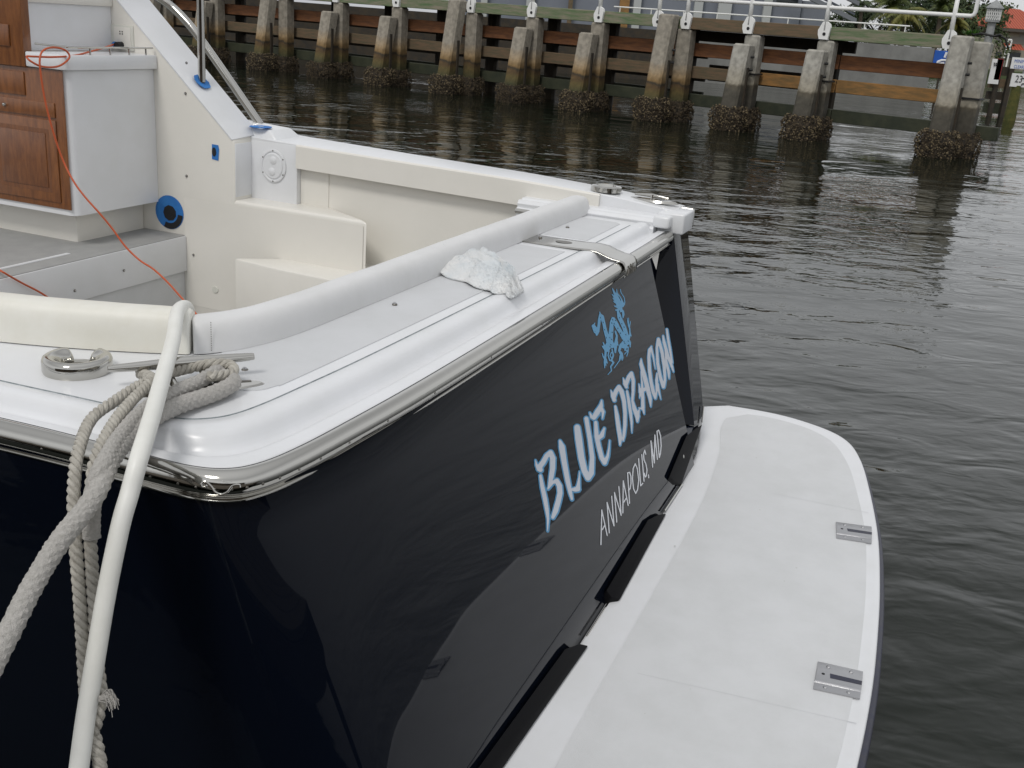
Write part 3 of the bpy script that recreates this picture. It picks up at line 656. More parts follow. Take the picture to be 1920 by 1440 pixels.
# nonskid field on the platform
pi2 = [(a, b-.125 if a < 2.5 else b-.115) for a, b in [(-.29, -.60), (.6, -.592), (2.15, -.585), (2.9, -.545), (3.30, -.475), (3.47, -.47)]]; pi2 = spline([(*PQ(*p), 0) for p in pi2], 6)
po2 = [(3.60, -.68, 0), (3.62, -.80, 0), (3.58, -.98, 0), (3.50, -1.10, 0), (3.40, -1.175, 0), (3.2, -1.25, 0), (2.95, -1.31, 0), (2.43, -1.40, 0), (1.94, -1.443, 0), (1.54, -1.46, 0), (1.19, -1.465, 0), (.79, -1.453, 0), (.3, -1.42, 0), (.05, -1.385, 0), (-.13, -1.32, 0), (-.25, -1.19, 0), (-.29, -1.0, 0)]; po2 = spline([(*PQ(p[0], p[1]), 0) for p in po2], 6)
lp2 = [(p.x, p.y) for p in pi2+po2]
mb = MB(); mb.hexa([V((a, b, PZ+.0)) for a, b in lp2], [V((a, b, PZ+.0045)) for a, b in lp2]); mb.build('nonskid_field', NSKP, plat)
# rubber edge
rows = [[V((a, b, PZ+z)) for a, b in inset([(p.x, p.y) for p in PO], d)] for d, z in ((.004, -.030), (-.016, -.033), (-.026, -.045), (-.028, -.075), (-.02, -.09), (.02, -.095))]
vs, fs = loft(rows); mesh('rubber_edge', vs, fs, BLACKR, plat, smooth=True, angle=50)
# faint panel seams
for (x0, y0, x1, y1) in ((1447, 925, 1628, 961), (1195, 1262, 1606, 1356)):
    u, v = bz(x0, y0, PZ+.005), bz(x1, y1, PZ+.005); d = (v-u).normalized(); s_ = V((-d.y, d.x, 0))*.0018
    mb = MB(); mb.add([u-s_, u+s_, v+s_, v-s_], [(0, 1, 2, 3)]); mb.build('panel_seam', NSK, plat)
random.seed(5)
STN = mat('water mark', (.55, .56, .55), .6)
for k in range(9):
    px_, py_ = random.choice([(1300, 1050), (1450, 900), (1400, 1200), (1250, 1300), (1500, 1100), (1400, 850)]); px_ += random.uniform(-60, 60); py_ += random.uniform(-50, 60)
    c = bz(px_, py_, PZ+.0052); r_ = random.uniform(.003, .007); mesh('spot', [c+V((math.cos(t/9*6.28)*r_, math.sin(t/9*6.28)*r_*.7, 0)) for t in range(9)], [tuple(range(9))], STN, plat)
# latch plates for the ladder
def latch(c):
    p = [bz(x, y, PZ+.005) for x, y in c]; cen = (p[0]+p[2])/2
    lt = MB(); lt.hexa(p, [q+V((0, 0, .006)) for q in p]); o_ = lt.build('ladder_plate', BRUSH, plat, bevel=.0015)
    # raised middle
    e = lambda u, v: p[0].lerp(p[1], u).lerp(p[3].lerp(p[2], u), v)
    lt = MB(); m4 = [e(.0, .22), e(1, .22), e(1, .78), e(.0, .78)]; lt.hexa([q+V((0, 0, .006)) for q in m4], [q+V((0, 0, .0115)) for q in [e(.01, .26), e(1, .26), e(1, .74), e(.01, .74)]]); lt.build('raised_guide', BRUSH, o_, bevel=.001)
    lt = MB(); m4 = [e(.30, .40), e(1, .42), e(1, .56), e(.32, .56)]; lt.hexa([q+V((0, 0, .0115)) for q in m4], [q+V((0, 0, .0122)) for q in m4]); lt.build('slot', BLACKR, o_)
    vs, fs = disc(e(.16, .46)+V((0, 0, .0115)), (0, 0, 1), .0065, .001, 12); mesh('pin_hole', vs, fs, HOLE, o_)
    for u, v in ((.25, .12), (.75, .12), (.25, .88), (.75, .88)):
        vs, fs = disc(e(u, v)+V((0, 0, .006)), (0, 0, 1), .0085, .004, 12, True); mesh('screw', vs, fs, BRUSH, o_, smooth=True)
latch([(1567, 980), (1634, 989), (1634, 1020), (1568, 1010)])
latch([(1533, 1242), (1618, 1261), (1612, 1312), (1524, 1293)])
# black blocks painting in the dark recesses between hull and platform
def recess_block(pl, pr, bolt, on_hull=False):      # four picture points: left line top, bottom; right line top, bottom
    hp_ = [tp(*p, .016) for p in pl]; rp_ = [tp(*p, .014) if on_hull else bz(*p, PZ+.012) for p in pr]
    A_, B_ = hp_; C_, D_ = rp_[1], rp_[0]
    A1, B1 = A_.lerp(B_, .06), B_.lerp(A_, .06)
    lo_ = lambda p: V((p.x, p.y+.02, PZ-.05))
    mb = MB(); top = [A1, B1, B_.lerp(C_, .5), C_, D_, A_.lerp(D_, .5)]; mb.hexa(top, [V((p.x, p.y+.05, PZ-.06)) for p in top])
    o_ = mb.build('recess_dark_block', BLACK, boat, bevel=.006)
    bc_ = bz(*bolt, PZ+.03); vs, fs = disc(tp(*bolt, .012), TN, .012, .006, 10, True); mesh('bolt', vs, fs, CHROME, o_, smooth=True)
recess_block([(1289, 812), (1253, 898)], [(1317, 795), (1278, 908)], (1281, 856), True)
recess_block([(1220, 966), (1131, 1117)], [(1250, 962), (1163, 1124)], (1203, 1014))
recess_block([(1070, 1202), (860, 1490)], [(1104, 1210), (902, 1498)], (1051, 1248))
for u, v in (((1279, 908), (1246, 958)), ((1143, 1127), (1100, 1194)), ((1319, 762), (1316, 792))):
    mb = MB(); mb.tube([tp(*u, .012), tp(*v, .012)], .005, 6); mb.build('trim_wire', CHROME, plat)

# ---- lettering (strokes traced in the plane of the transom)
def sd(p, strokes):
    x, y = p; best = 1e9
    for st in strokes:
        for (x0, y0, r0_), (x1, y1, r1_) in zip(st, st[1:]):
            dx, dy = x1-x0, y1-y0; l2 = dx*dx+dy*dy; t = ((x-x0)*dx+(y-y0)*dy)/l2 if l2 else 0; t = 0 if t < 0 else (1 if t > 1 else t)
            d = math.hypot(x-x0-dx*t, y-y0-dy*t)-(r0_+(r1_-r0_)*t)
            if d < best: best = d
    return best
def decal(name, strokes, grow, mt, off_, par, cell=.7, holes=()):
    xs = [q[0] for s in strokes for q in s]; ys = [q[1] for s in strokes for q in s]; mr = max(q[2] for s in strokes for q in s)+grow+1.5
    x0, y0 = min(xs)-mr, min(ys)-mr; nx = int((max(xs)+mr-x0)/cell)+1; ny = int((max(ys)+mr-y0)/cell)+1
    g = [[0]*(ny+1) for _ in range(nx+1)]
    for i in range(nx+1):
        for j in range(ny+1):
            p = (x0+i*cell, y0+j*cell); d = sd(p, strokes)-grow
            if holes and d < .5: d = max(d, -sd(p, holes))
            g[i][j] = d
    vs, fs, idx = [], [], {}
    def vert(key, x, y):
        if key not in idx: idx[key] = len(vs); vs.append(tp(x, y, off_))
        return idx[key]
    for i in range(nx):
        for j in range(ny):
            cs_ = [(i, j), (i+1, j), (i+1, j+1), (i, j+1)]; d = [g[a][b] for a, b in cs_]
            if min(d) >= 0: continue
            poly = []
            for k in range(4):
                a, b = cs_[k], cs_[(k+1) % 4]; da, db = d[k], d[(k+1) % 4]
                if da < 0: poly.append(vert(a, x0+a[0]*cell, y0+a[1]*cell))
                if (da < 0) != (db < 0):
                    t = da/(da-db); key = (a, b) if a < b else (b, a); poly.append(vert(key, x0+(a[0]+(b[0]-a[0])*t)*cell, y0+(a[1]+(b[1]-a[1])*t)*cell))
            if len(poly) >= 3: fs.append(tuple(poly))
    me = bpy.data.meshes.new(name); me.from_pydata([tuple(v) for v in vs], [], fs)
    o_ = link(name, me, par, [mt])
    return o_
def Z_(strokes, sc, ox, oy): return [[(x/sc+ox, y/sc+oy, r_/sc) for x, y, r_ in s] for s in strokes]
letters = {}
letters['B'] = Z_([[(80, 205, 6), (100, 290, 22), (140, 350, 42), (165, 365, 40)], [(140, 330, 45), (210, 240, 42), (270, 130, 40), (335, 80, 42), (372, 170, 46), (370, 340, 44), (345, 500, 40), (310, 640, 20), (292, 690, 12)],
    [(305, 680, 10), (370, 580, 26), (440, 555, 40), (485, 640, 44), (495, 760, 44), (465, 900, 44), (420, 1060, 44), (375, 1165, 30)], [(165, 470, 24), (195, 650, 34), (240, 850, 38), (275, 1050, 32), (292, 1200, 20), (284, 1395, 8)]], 9, 995, 840)
letters['L'] = Z_([[(495, -115, 22), (525, -20, 50), (570, 260, 44), (625, 560, 40), (670, 760, 32), (695, 860, 20)], [(700, 700, 22), (750, 700, 38), (795, 690, 42), (805, 620, 28), (818, 500, 14), (822, 400, 6)]], 9, 995, 840)
letters['U'] = Z_([[(160, 445, 40), (180, 600, 46), (215, 850, 42), (255, 1020, 40), (305, 1120, 40), (350, 1060, 36), (362, 850, 30), (330, 600, 28), (283, 325, 28)]], 7.2, 1060, 740)
letters['E'] = Z_([[(330, 245, 8), (355, 300, 22), (385, 310, 30), (430, 240, 38), (480, 150, 28), (490, 80, 10)], [(470, 180, 35), (510, 230, 20), (500, 320, 8)], [(410, 375, 22), (422, 560, 30), (450, 700, 30), (490, 850, 30), (530, 915, 32), (572, 830, 18), (590, 720, 10), (597, 620, 5)], [(435, 600, 22), (490, 550, 32), (525, 455, 12)]], 7.2, 1060, 740)
letters['D'] = Z_([[(92, 465, 6), (125, 560, 32), (150, 630, 32)], [(140, 580, 36), (180, 480, 36), (228, 410, 34), (275, 490, 38), (315, 650, 34), (332, 850, 30), (330, 1050, 28), (312, 1230, 24), (300, 1310, 14)], [(168, 740, 20), (195, 900, 32), (222, 1100, 34), (252, 1270, 36), (245, 1385, 14)]], 9, 1135, 680)
letters['R'] = Z_([[(300, 260, 6), (330, 350, 32), (355, 410, 26)], [(345, 370, 34), (395, 240, 32), (438, 180, 30), (470, 300, 28), (468, 480, 24), (455, 640, 20), (490, 780, 34), (540, 900, 40), (540, 990, 18)], [(545, 880, 30), (572, 790, 10)], [(365, 485, 18), (395, 650, 26), (425, 850, 26), (442, 1000, 20), (445, 1180, 5)]], 9, 1135, 680)
letters['A'] = Z_([[(95, 585, 8), (95, 660, 26), (140, 820, 32), (195, 1030, 34), (232, 1180, 26), (240, 1295, 8)], [(92, 770, 5), (110, 940, 14), (120, 1150, 24), (122, 1300, 26), (140, 1405, 8)], [(105, 1330, 16), (60, 1320, 6)], [(62, 960, 5), (85, 1080, 26), (165, 1030, 26)], [(90, 1090, 22), (75, 1165, 8)]], 8, 1190, 600)
letters['G'] = Z_([[(250, 395, 8), (222, 450, 22), (212, 560, 22), (222, 750, 24), (245, 930, 24), (278, 1080, 26), (308, 1170, 18), (328, 1080, 14), (330, 900, 22), (335, 800, 10)], [(245, 420, 16), (280, 560, 12), (306, 730, 5)], [(345, 960, 16), (362, 1070, 14), (390, 1185, 5)]], 8, 1190, 600)
letters['O'] = Z_([[(355, 290, 24), (332, 420, 18), (345, 650, 22), (382, 850, 24), (430, 1000, 26), (455, 900, 18), (445, 700, 24), (410, 480, 24), (360, 300, 22)]], 8, 1190, 600)
letters['N'] = Z_([[(425, 240, 12), (440, 330, 22), (500, 550, 24), (558, 700, 18), (580, 775, 7)], [(455, 450, 8), (478, 650, 20), (510, 780, 20), (515, 875, 9)], [(482, 140, 14), (500, 280, 18), (530, 450, 18), (562, 640, 12)]], 8, 1190, 600)
tw = empty('name_lettering'); tw.parent = boat; tw['label'] = 'BLUE DRAGON in pale brush letters outlined in blue'
for k, st in letters.items():
    sh = [[(x+.5, y+.8, r_) for x, y, r_ in s] for s in st]
    decal('letter_outline', st+sh, 2.05 if k in 'BLUE' else 1.35, LBLUE, .0012, tw)
    decal('letter_fill', st, -.05, LWHITE, .0022, tw)
pln = [[(75, 1415), (85, 1000), (150, 1305)], [(92, 1235), (122, 1180)], [(175, 1275), (148, 910), (232, 1190), (204, 835)], [(265, 1145), (237, 790), (318, 1065), (290, 720)], [(338, 1035), (343, 650), (402, 945)], [(350, 905), (380, 855)],
    [(418, 920), (395, 555), (420, 548), (435, 600), (436, 680), (424, 745), (405, 765)], [(487, 445), (512, 505), (528, 640), (515, 755), (492, 800), (466, 745), (453, 620), (462, 500), (487, 445)], [(527, 385), (552, 710), (577, 680)], [(565, 335), (592, 655)],
    [(613, 330), (600, 282), (586, 330), (592, 400), (615, 450), (628, 520), (620, 590), (606, 605), (597, 560)], [(645, 580), (648, 612)], [(695, 485), (675, 170), (716, 435), (722, 100), (752, 392)], [(775, 370), (748, 55), (768, 42), (790, 110), (798, 230), (788, 325), (775, 370)]]
o_ = decal('port_lettering', [[(x/6.4+1115, y/6.4+800, 1.05) for x, y in s] for s in pln], 0, AWHITE, .0015, boat, .6)
o_['label'] = 'ANNAPOLIS, MD in thin white capitals'
drg = [[(385, 45, 4), (415, 110, 15), (450, 180, 28), (480, 270, 42), (500, 340, 34), (505, 380, 24)], [(450, 60, 4), (455, 120, 8), (500, 170, 6), (525, 220, 8), (530, 255, 20)], [(505, 60, 4), (515, 110, 4), (560, 180, 4), (572, 250, 5), (565, 290, 6)], [(380, 135, 3), (420, 180, 15), (455, 220, 25)], [(390, 190, 3), (430, 225, 15)], [(400, 240, 3), (450, 262, 20)], [(412, 310, 3), (460, 320, 20)], [(430, 370, 4), (470, 370, 20)],
    [(510, 265, 24), (548, 280, 20), (545, 318, 8)], [(500, 360, 25), (545, 390, 14), (550, 440, 15), (545, 485, 6)], [(475, 390, 22), (490, 480, 28), (530, 560, 28), (565, 640, 28), (590, 720, 28), (600, 790, 42), (592, 850, 50), (550, 890, 42)],
    [(560, 780, 38), (510, 700, 28), (470, 640, 30), (435, 570, 33), (398, 510, 30), (375, 560, 26), (370, 650, 30), (360, 750, 33), (345, 850, 46), (380, 900, 40)], [(430, 690, 10), (452, 760, 12), (440, 850, 22), (430, 930, 22), (430, 1005, 10)], [(455, 850, 12), (472, 905, 4)],
    [(340, 850, 44), (310, 780, 28), (280, 680, 24), (260, 580, 22), (230, 470, 26), (203, 440, 16), (190, 520, 20), (180, 620, 18), (165, 690, 24), (150, 740, 14)], [(165, 690, 22), (130, 650, 28), (100, 612, 24)], [(105, 600, 10), (122, 565, 4)], [(80, 610, 5), (115, 700, 8), (140, 715, 12)], [(195, 400, 4), (205, 440, 12)],
    [(330, 900, 48), (300, 960, 38), (260, 935, 16), (232, 910, 4)], [(245, 855, 4), (270, 915, 14)], [(285, 980, 14), (280, 1060, 14), (268, 1150, 12), (270, 1238, 4)], [(233, 1022, 4), (252, 1080, 8), (285, 1110, 14), (308, 1165, 6)], [(280, 1130, 10), (290, 1205, 4)],
    [(335, 985, 7), (320, 1050, 7), (345, 1125, 8), (370, 1130, 10)], [(380, 960, 8), (400, 1050, 10), (372, 1125, 12), (402, 1160, 12), (360, 1220, 9), (372, 1280, 6), (318, 1338, 3)], [(372, 1005, 6), (350, 1055, 6), (368, 1085, 6)],
    [(505, 920, 20), (488, 980, 15), (520, 1030, 22), (542, 1085, 8), (535, 1125, 4)], [(505, 1060, 12), (490, 1130, 6), (410, 1242, 3)], [(525, 1050, 8), (515, 1120, 4)], [(600, 920, 14), (570, 970, 7), (618, 978, 6), (568, 1032, 4)], [(622, 925, 7), (620, 1000, 6), (600, 1062, 4)],
    [(612, 830, 42), (650, 860, 14), (652, 925, 6)], [(630, 790, 20), (650, 740, 9), (645, 650, 8), (625, 600, 6), (606, 490, 3)], [(642, 630, 6), (656, 540, 3)], [(630, 600, 5), (628, 490, 3)], [(650, 700, 6), (668, 762, 4)], [(520, 900, 30), (560, 920, 25)], [(380, 480, 4), (390, 500, 12)]]
hol = [[(455, 530, 5), (500, 600, 4), (545, 690, 5)], [(490, 380, 5), (505, 420, 6), (525, 455, 4)]] + [[(x, y, 5), (x+5, y+12, 5)] for x, y in ((205, 480), (245, 550), (268, 660), (293, 780), (345, 780), (388, 510), (430, 520), (410, 570), (465, 640), (492, 480), (525, 570), (558, 620), (585, 735), (503, 712), (372, 805), (348, 915), (360, 885), (570, 865), (558, 840), (375, 560), (405, 600), (380, 700), (620, 830))]
o_ = decal('dragon_emblem', Z_(drg, 8, 1100, 535), .3, DBLUE, .0014, boat, .45, Z_(hol, 8, 1100, 535))
o_['label'] = 'light blue silhouette of an oriental dragon'

# ------------------------------------------------------------------ things lying on / hanging from the yacht
def world_obj(name, vs, fs, mt, label, cat, smooth=True, par=None, **k):
    o_ = mesh(name, [scl(V(p)) for p in vs], fs, mt, par, smooth=smooth, **k)
    if par is None: recenter(o_); tag(o_, label, cat)
    return o_
def Wb(p): return W(p.x, p.y, p.z)
# white hose
hs_ = [Wb(V((.86, .93, .98))), Wb(V((.76, .82, 1.20)))]
hp_ = hs_+[at_z(334, 583, ZP+.137), at_z(324, 640, ZP+.115), at_z(306, 705, ZP+.10), at_z(282, 790, ZP+.085), at_z(262, 855, ZP+.055)]
d0 = (hp_[-1]-EYE).dot(fw)
hp_ += [at_d(x, y, d0-d) for x, y, d in ((243, 925, .03), (226, 985, .045), (200, 1110, .06), (178, 1240, .075), (160, 1350, .085), (148, 1440, .10), (128, 1600, .12), (90, 1800, .16))]
vs, fs = tube_geo(spline(hp_, 10), .0215, 18)
world_obj('water_hose', vs, fs, HOSE, 'thick white hose draped over the corner bolster down the hull side', 'hose')

# ropes
def rope3(P, r, pitch, turn0=0, flat=1):
    P = resample(spline(P, 10), .006); pts, T, N, Bn = frames(P); vs_all, fs_all = [], []
    for k in range(3):
        path = []
        for i, p in enumerate(pts):
            a = turn0+2*math.pi*(k/3-i*.006/pitch); path.append(p+N[i]*math.cos(a)*r*.58+Bn[i]*math.sin(a)*r*.58)
        vs, fs = tube_geo(path, r*.52, 8); n = len(vs_all); vs_all += vs; fs_all += [tuple(i+n for i in f) for f in fs]
    return vs_all, fs_all
def ropeb(P, r):
    P = resample(spline(P, 10), .005); pts, T, N, Bn = frames(P); vs, fs = [], []; n = 32
    for i, p in enumerate(pts):
        for k in range(n):
            a = 2*math.pi*k/n
            d = r*(1+.17*abs(math.sin(a*4+i*.62)*math.sin(a*4-i*.62))+.05*noise.noise(p*160+V((a*2, 0, 0)))+.06*noise.noise(p*18))
            vs.append(p+N[i]*math.cos(a)*d+Bn[i]*math.sin(a)*d)
    for i in range(len(pts)-1):
        for k in range(n): fs.append((i*n+k, i*n+(k+1) % n, (i+1)*n+(k+1) % n, (i+1)*n+k))
    fs += [tuple(range(n)), tuple((len(pts)-1)*n+k for k in range(n))]
    return vs, fs
def D(x, y, z): return at_z(x, y, z)
zz = ZP
br = [D(405, 702, zz+.03), D(438, 716, zz+.035), D(400, 738, zz+.03), D(340, 758, zz+.032), D(285, 785, zz+.035), D(240, 820, zz+.03)] + [at_d(x, y, d) for x, y, d in ((205, 868, 2.405), (185, 915, 2.34), (160, 955, 2.30), (110, 1018, 2.24), (60, 1100, 2.18), (20, 1180, 2.12), (-15, 1250, 2.07), (-60, 1350, 2.0))]
vs, fs = ropeb(br, .021)
world_obj('braided_dock_line', vs, fs, ROPEF, 'fuzzy braided grey dock line leading off left from the near cleat', 'rope')
br2 = [D(415, 690, zz+.045), D(380, 712, zz+.045), D(330, 735, zz+.045), D(270, 770, zz+.05), D(228, 815, zz+.045)] + [at_d(x, y, d) for x, y, d in ((195, 868, 2.38), (178, 910, 2.35), (172, 960, 2.36), (171, 1010, 2.37))]
vs, fs = ropeb(br2, .0185)
o2 = world_obj('braided_rope_bight', vs, fs, ROPEF, 'second strand of fuzzy braided rope doubled over the near cleat', 'rope')
tw1 = [D(392, 706, zz+.06), D(435, 700, zz+.05), D(432, 684, zz+.06), D(395, 682, zz+.062), D(350, 692, zz+.045), D(300, 705, zz+.05), D(262, 722, zz+.055), D(215, 752, zz+.05), D(172, 785, zz+.04)] + [at_d(x, y, d) for x, y, d in ((150, 835, 2.48), (141, 880, 2.42), (138, 940, 2.38), (141, 1010, 2.36), (148, 1100, 2.36), (155, 1200, 2.35), (160, 1290, 2.34), (166, 1350, 2.34), (182, 1400, 2.33), (192, 1470, 2.33))]
vs, fs = rope3(tw1, .0145, .062)
world_obj('twisted_rope', vs, fs, ROPE, 'left hand grey twisted rope hanging from the near cleat', 'rope')
tw2 = [D(262, 700, zz+.03), D(285, 712, zz+.06), D(250, 748, zz+.06), D(215, 790, zz+.055)] + [at_d(x, y, d) for x, y, d in ((183, 850, 2.44), (172, 905, 2.40), (168, 975, 2.38), (172, 1060, 2.37), (178, 1150, 2.36), (180, 1230, 2.35), (188, 1290, 2.34), (184, 1340, 2.33), (172, 1390, 2.33), (188, 1430, 2.33), (176, 1480, 2.33))]
vs, fs = rope3(tw2, .0145, .062, 1)
rp2 = world_obj('twisted_rope', vs, fs, ROPE, 'right hand grey twisted rope with frayed end, hanging beside the white hose', 'rope')
# frayed end
mb = MB(); c = at_d(190, 1310, 2.31)
for k in range(90):
    a = random.gauss(.2, .45); l = random.uniform(.014, .032); d = rt*math.cos(a)+up*math.sin(a)
    q = c+d*l+fw*random.uniform(-.008, .008); e = q+rt*random.uniform(.0, .008)-up*random.uniform(.004, .020)
    mb.tube(spline([c-rt*.006+up*random.uniform(-.006, .006), c.lerp(q, .6)+up*.004, q, e], 2), .0009, 4)
mb.v = [scl(p) for p in mb.v]; fr_ = mb.build('frayed_end', ROPEF); fr_.parent = rp2; fr_.matrix_parent_inverse = Matrix.Translation(-rp2.location)

# towel
def towel():
    nu, nv = 96, 72
    Lf = [(2.01, .545), (1.99, .49), (1.93, .34), (1.875, .20), (1.835, .125), (1.83, .075)]
    Rt = [(2.42, .575), (2.54, .52), (2.44, .42), (2.26, .29), (2.07, .17), (1.95, .085)]
    def ip(L_, t):
        t *= len(L_)-1; i = min(int(t), len(L_)-2); u = t-i; u = u*u*(3-2*u)*.5+u*.5; return (L_[i][0]*(1-u)+L_[i+1][0]*u, L_[i][1]*(1-u)+L_[i+1][1]*u)
    g = lambda x, c, w: math.exp(-((x-c)/w)**2)
    rows = []
    for i in range(nu+1):
        u = i/nu; a, b = ip(Lf, u), ip(Rt, u); row = []
        for j in range(nv+1):
            v = j/nv; x = a[0]*(1-v)+b[0]*v; y = a[1]*(1-v)+b[1]*v; x += .034*noise.noise(V((u*7, v*3, 11))); y = min(y+.014*noise.noise(V((u*4.5, v*3, 17))), .548)
            e = min(1, min(v, 1-v)*7, (1-u)*9)
            h = .004+e**.5*(.016+.036*math.sin(math.pi*v)**.8*math.sin(math.pi*(.16+.72*u)))
            h += e*(.020*g(v, .60-.14*u, .075)*g(u, .55, .38)-.014*g(v, .76-.12*u, .06)+.022*g(v, .90-.10*u, .06)*min(1, u*1.5))
            h += e*(.012*g(v, .28+.10*u, .08)*(1-u)+.013*noise.noise(V((u*4, v*3.4, 2)))+.005*noise.noise(V((u*9, v*8, 5)))+.0022*noise.noise(V((u*34, v*30, 3)))+.0012*noise.noise(V((u*70, v*60, 8))))
            h += .012*max(0, noise.noise(V((u*8, 4, 1)))+.15)*max(0, 1-v*6)
            z = ZP+.004+max(h*1.1, .003)
            if y > .49: z += min(.075, (y-.49)*1.0)*(1-.55*v)
            row.append(W(x, y, z))
        rows.append(row)
    vs, fs = loft(rows); o_ = world_obj('towel', vs, fs, TERRY, 'crumpled white terry cloth lying against the transom bolster', 'cloth')
    so_ = o_.modifiers.new('s', 'SOLIDIFY'); so_.thickness = .005; so_.offset = -1
    mb = MB()
    for k in range(120):
        i = random.randrange(nu); p = rows[i][0]; q = p+V((random.uniform(-1, 1), random.uniform(-1, 1), random.uniform(-.4, .6))).normalized()*random.uniform(.002, .006); mb.tube([p, q], [.0009, .0004], 4)
    for k in range(5200):
        i = random.randrange(nu); j = random.randrange(nv); p = rows[i][j]; q = p+V((random.uniform(-1, 1), random.uniform(-1, 1), random.uniform(.2, 1))).normalized()*random.uniform(.003, .006); mb.tube([p, q], [.0010, .0005], 3)
    mb.v = [scl(p) for p in mb.v]; t_ = mb.build('loose_threads', TERRY); t_.parent = o_; t_.matrix_parent_inverse = Matrix.Translation(-o_.location)
towel()

# orange extension cord
oc_ = [pc+V((-.02, .04, 0)), bb(200, 88, BC+.12), bb(172, 96, BC+.05), bb(140, 104, BC+.0), bb(100, 107, BC-.03), bb(62, 106, BC-.03), bb(50, 106, BC-.0), bb(58, 115, BC-.03), bb(80, 125, BC-.05), bb(110, 124, BC-.05), bb(130, 108, BC-.05), bb(122, 94, BC-.04), bb(100, 89, BC-.04), bb(82, 94, BC-.05), bb(75, 108, BC-.06), bb(76, 135, BC-.065)]
pl_ = [(85, 190, .07), (100, 248, .09), (118, 300, .12), (138, 340, .2), (160, 370, .28), (185, 398, .36), (210, 428, .42), (235, 462, .5), (262, 488, .6), (288, 505, .75), (315, 530, .95), (340, 558, 1.2), (362, 582, 1.45), (385, 610, 1.6)]
oc_ += [bb(x, y, BC-d) for x, y, d in pl_]
vs, fs = tube_geo([Wb(p) for p in spline(oc_, 8)], .0058, 10)
world_obj('extension_cord', vs, fs, ORANGE, 'orange extension cord looped on the counter and hanging into the cockpit', 'cord')
l2 = [bz(-60, 470, zd+.006), bz(-25, 492, zd+.006), bb(0, 507, bd_-.02), bb(40, 530, bd_-.03), bb(78, 550, bd_-.05), bb(125, 582, bd_-.08)]
vs, fs = tube_geo([Wb(p) for p in spline(l2, 6)], .0058, 10)
world_obj('extension_cord', vs, fs, ORANGE, 'short length of orange cord dropping over the deck edge beyond the side bolster', 'cord')
# small white knob between bolsters
vs, fs = disc(W(.62, .80, ZP+.10), (0, 0, 1), .02, .03, 14, True)
# bent wire hook on the rail
hk = [(388, 910), (380, 914), (378, 907), (385, 903), (396, 912), (403, 922), (415, 927), (427, 922), (436, 911), (448, 909), (450, 914)]
q = [Wb(tp(0, 0))]*0
hd = [at_d(x, y, 2.325) for x, y in hk]; vs, fs = tube_geo(spline(hd, 5), .0025, 8)
world_obj('wire_hook', vs, fs, CHROME, 'small bent wire hook under the chrome rail at the near corner', 'hook')

# ------------------------------------------------------------------ dock the picture was taken from (seen in the hull's gloss)
DK = mat('old dock planks', (.10, .085, .065), .85, col2=(.06, .05, .04), noise_scale=3, stretch=(1, 8, 1))
dock = empty('near_dock', (0, 0, .0)); tag(dock, 'weathered timber dock alongside the navy hull, seen only in its gloss', 'dock')
mb = MB()
for i in range(14): mb.box(-4+i*.0, 3, -2.6+i*.27, -2.6+i*.27+.255, .62, .66)
mb.build('deck_planks', DK, dock)
mb = MB(); mb.box(-4, 3, 1.06, 1.16, .40, .61); mb.build('edge_beam', DARKW, dock)
for x in (-3.2, -.9, 2.2):
    mb = MB(); mb.tube([(x, 1.0, -.5), (x, 1.0, .605)], .13, 14); mb.build('dock_pile', DARKW, dock, smooth=True)

BKW = mat('brown boathouse boards', (.16, .12, .09), .85, col2=(.10, .08, .06), noise_scale=2, stretch=(6, 6, 1))  # unseen block with wall, roof and windows, added to darken chrome reflections
rblk = empty('reflection_blocker', (-2, -12, 0)); tag(rblk, 'unseen brown block added behind the camera to darken reflections in the chrome', 'reflection_blocker')
mb = MB(); mb.box(-16, 16, -6, 0, -.3, 3.3); mb.build('wall', BKW, rblk)
mb = MB(); mb.add([(-17, 1, 3.2), (17, 1, 3.2), (17, -7, 3.2), (-17, -7, 3.2), (-17, -3, 4.6), (17, -3, 4.6)], [(0, 1, 5, 4), (2, 3, 4, 5), (1, 2, 5), (3, 0, 4), (0, 3, 2, 1)]); mb.build('roof', DARKW, rblk)
for x in (-9, -3, 4, 10): mb = MB(); mb.box(x-.8, x+.8, .01, .06, 1.2, 3.0); mb.build('window', HOLE, rblk)

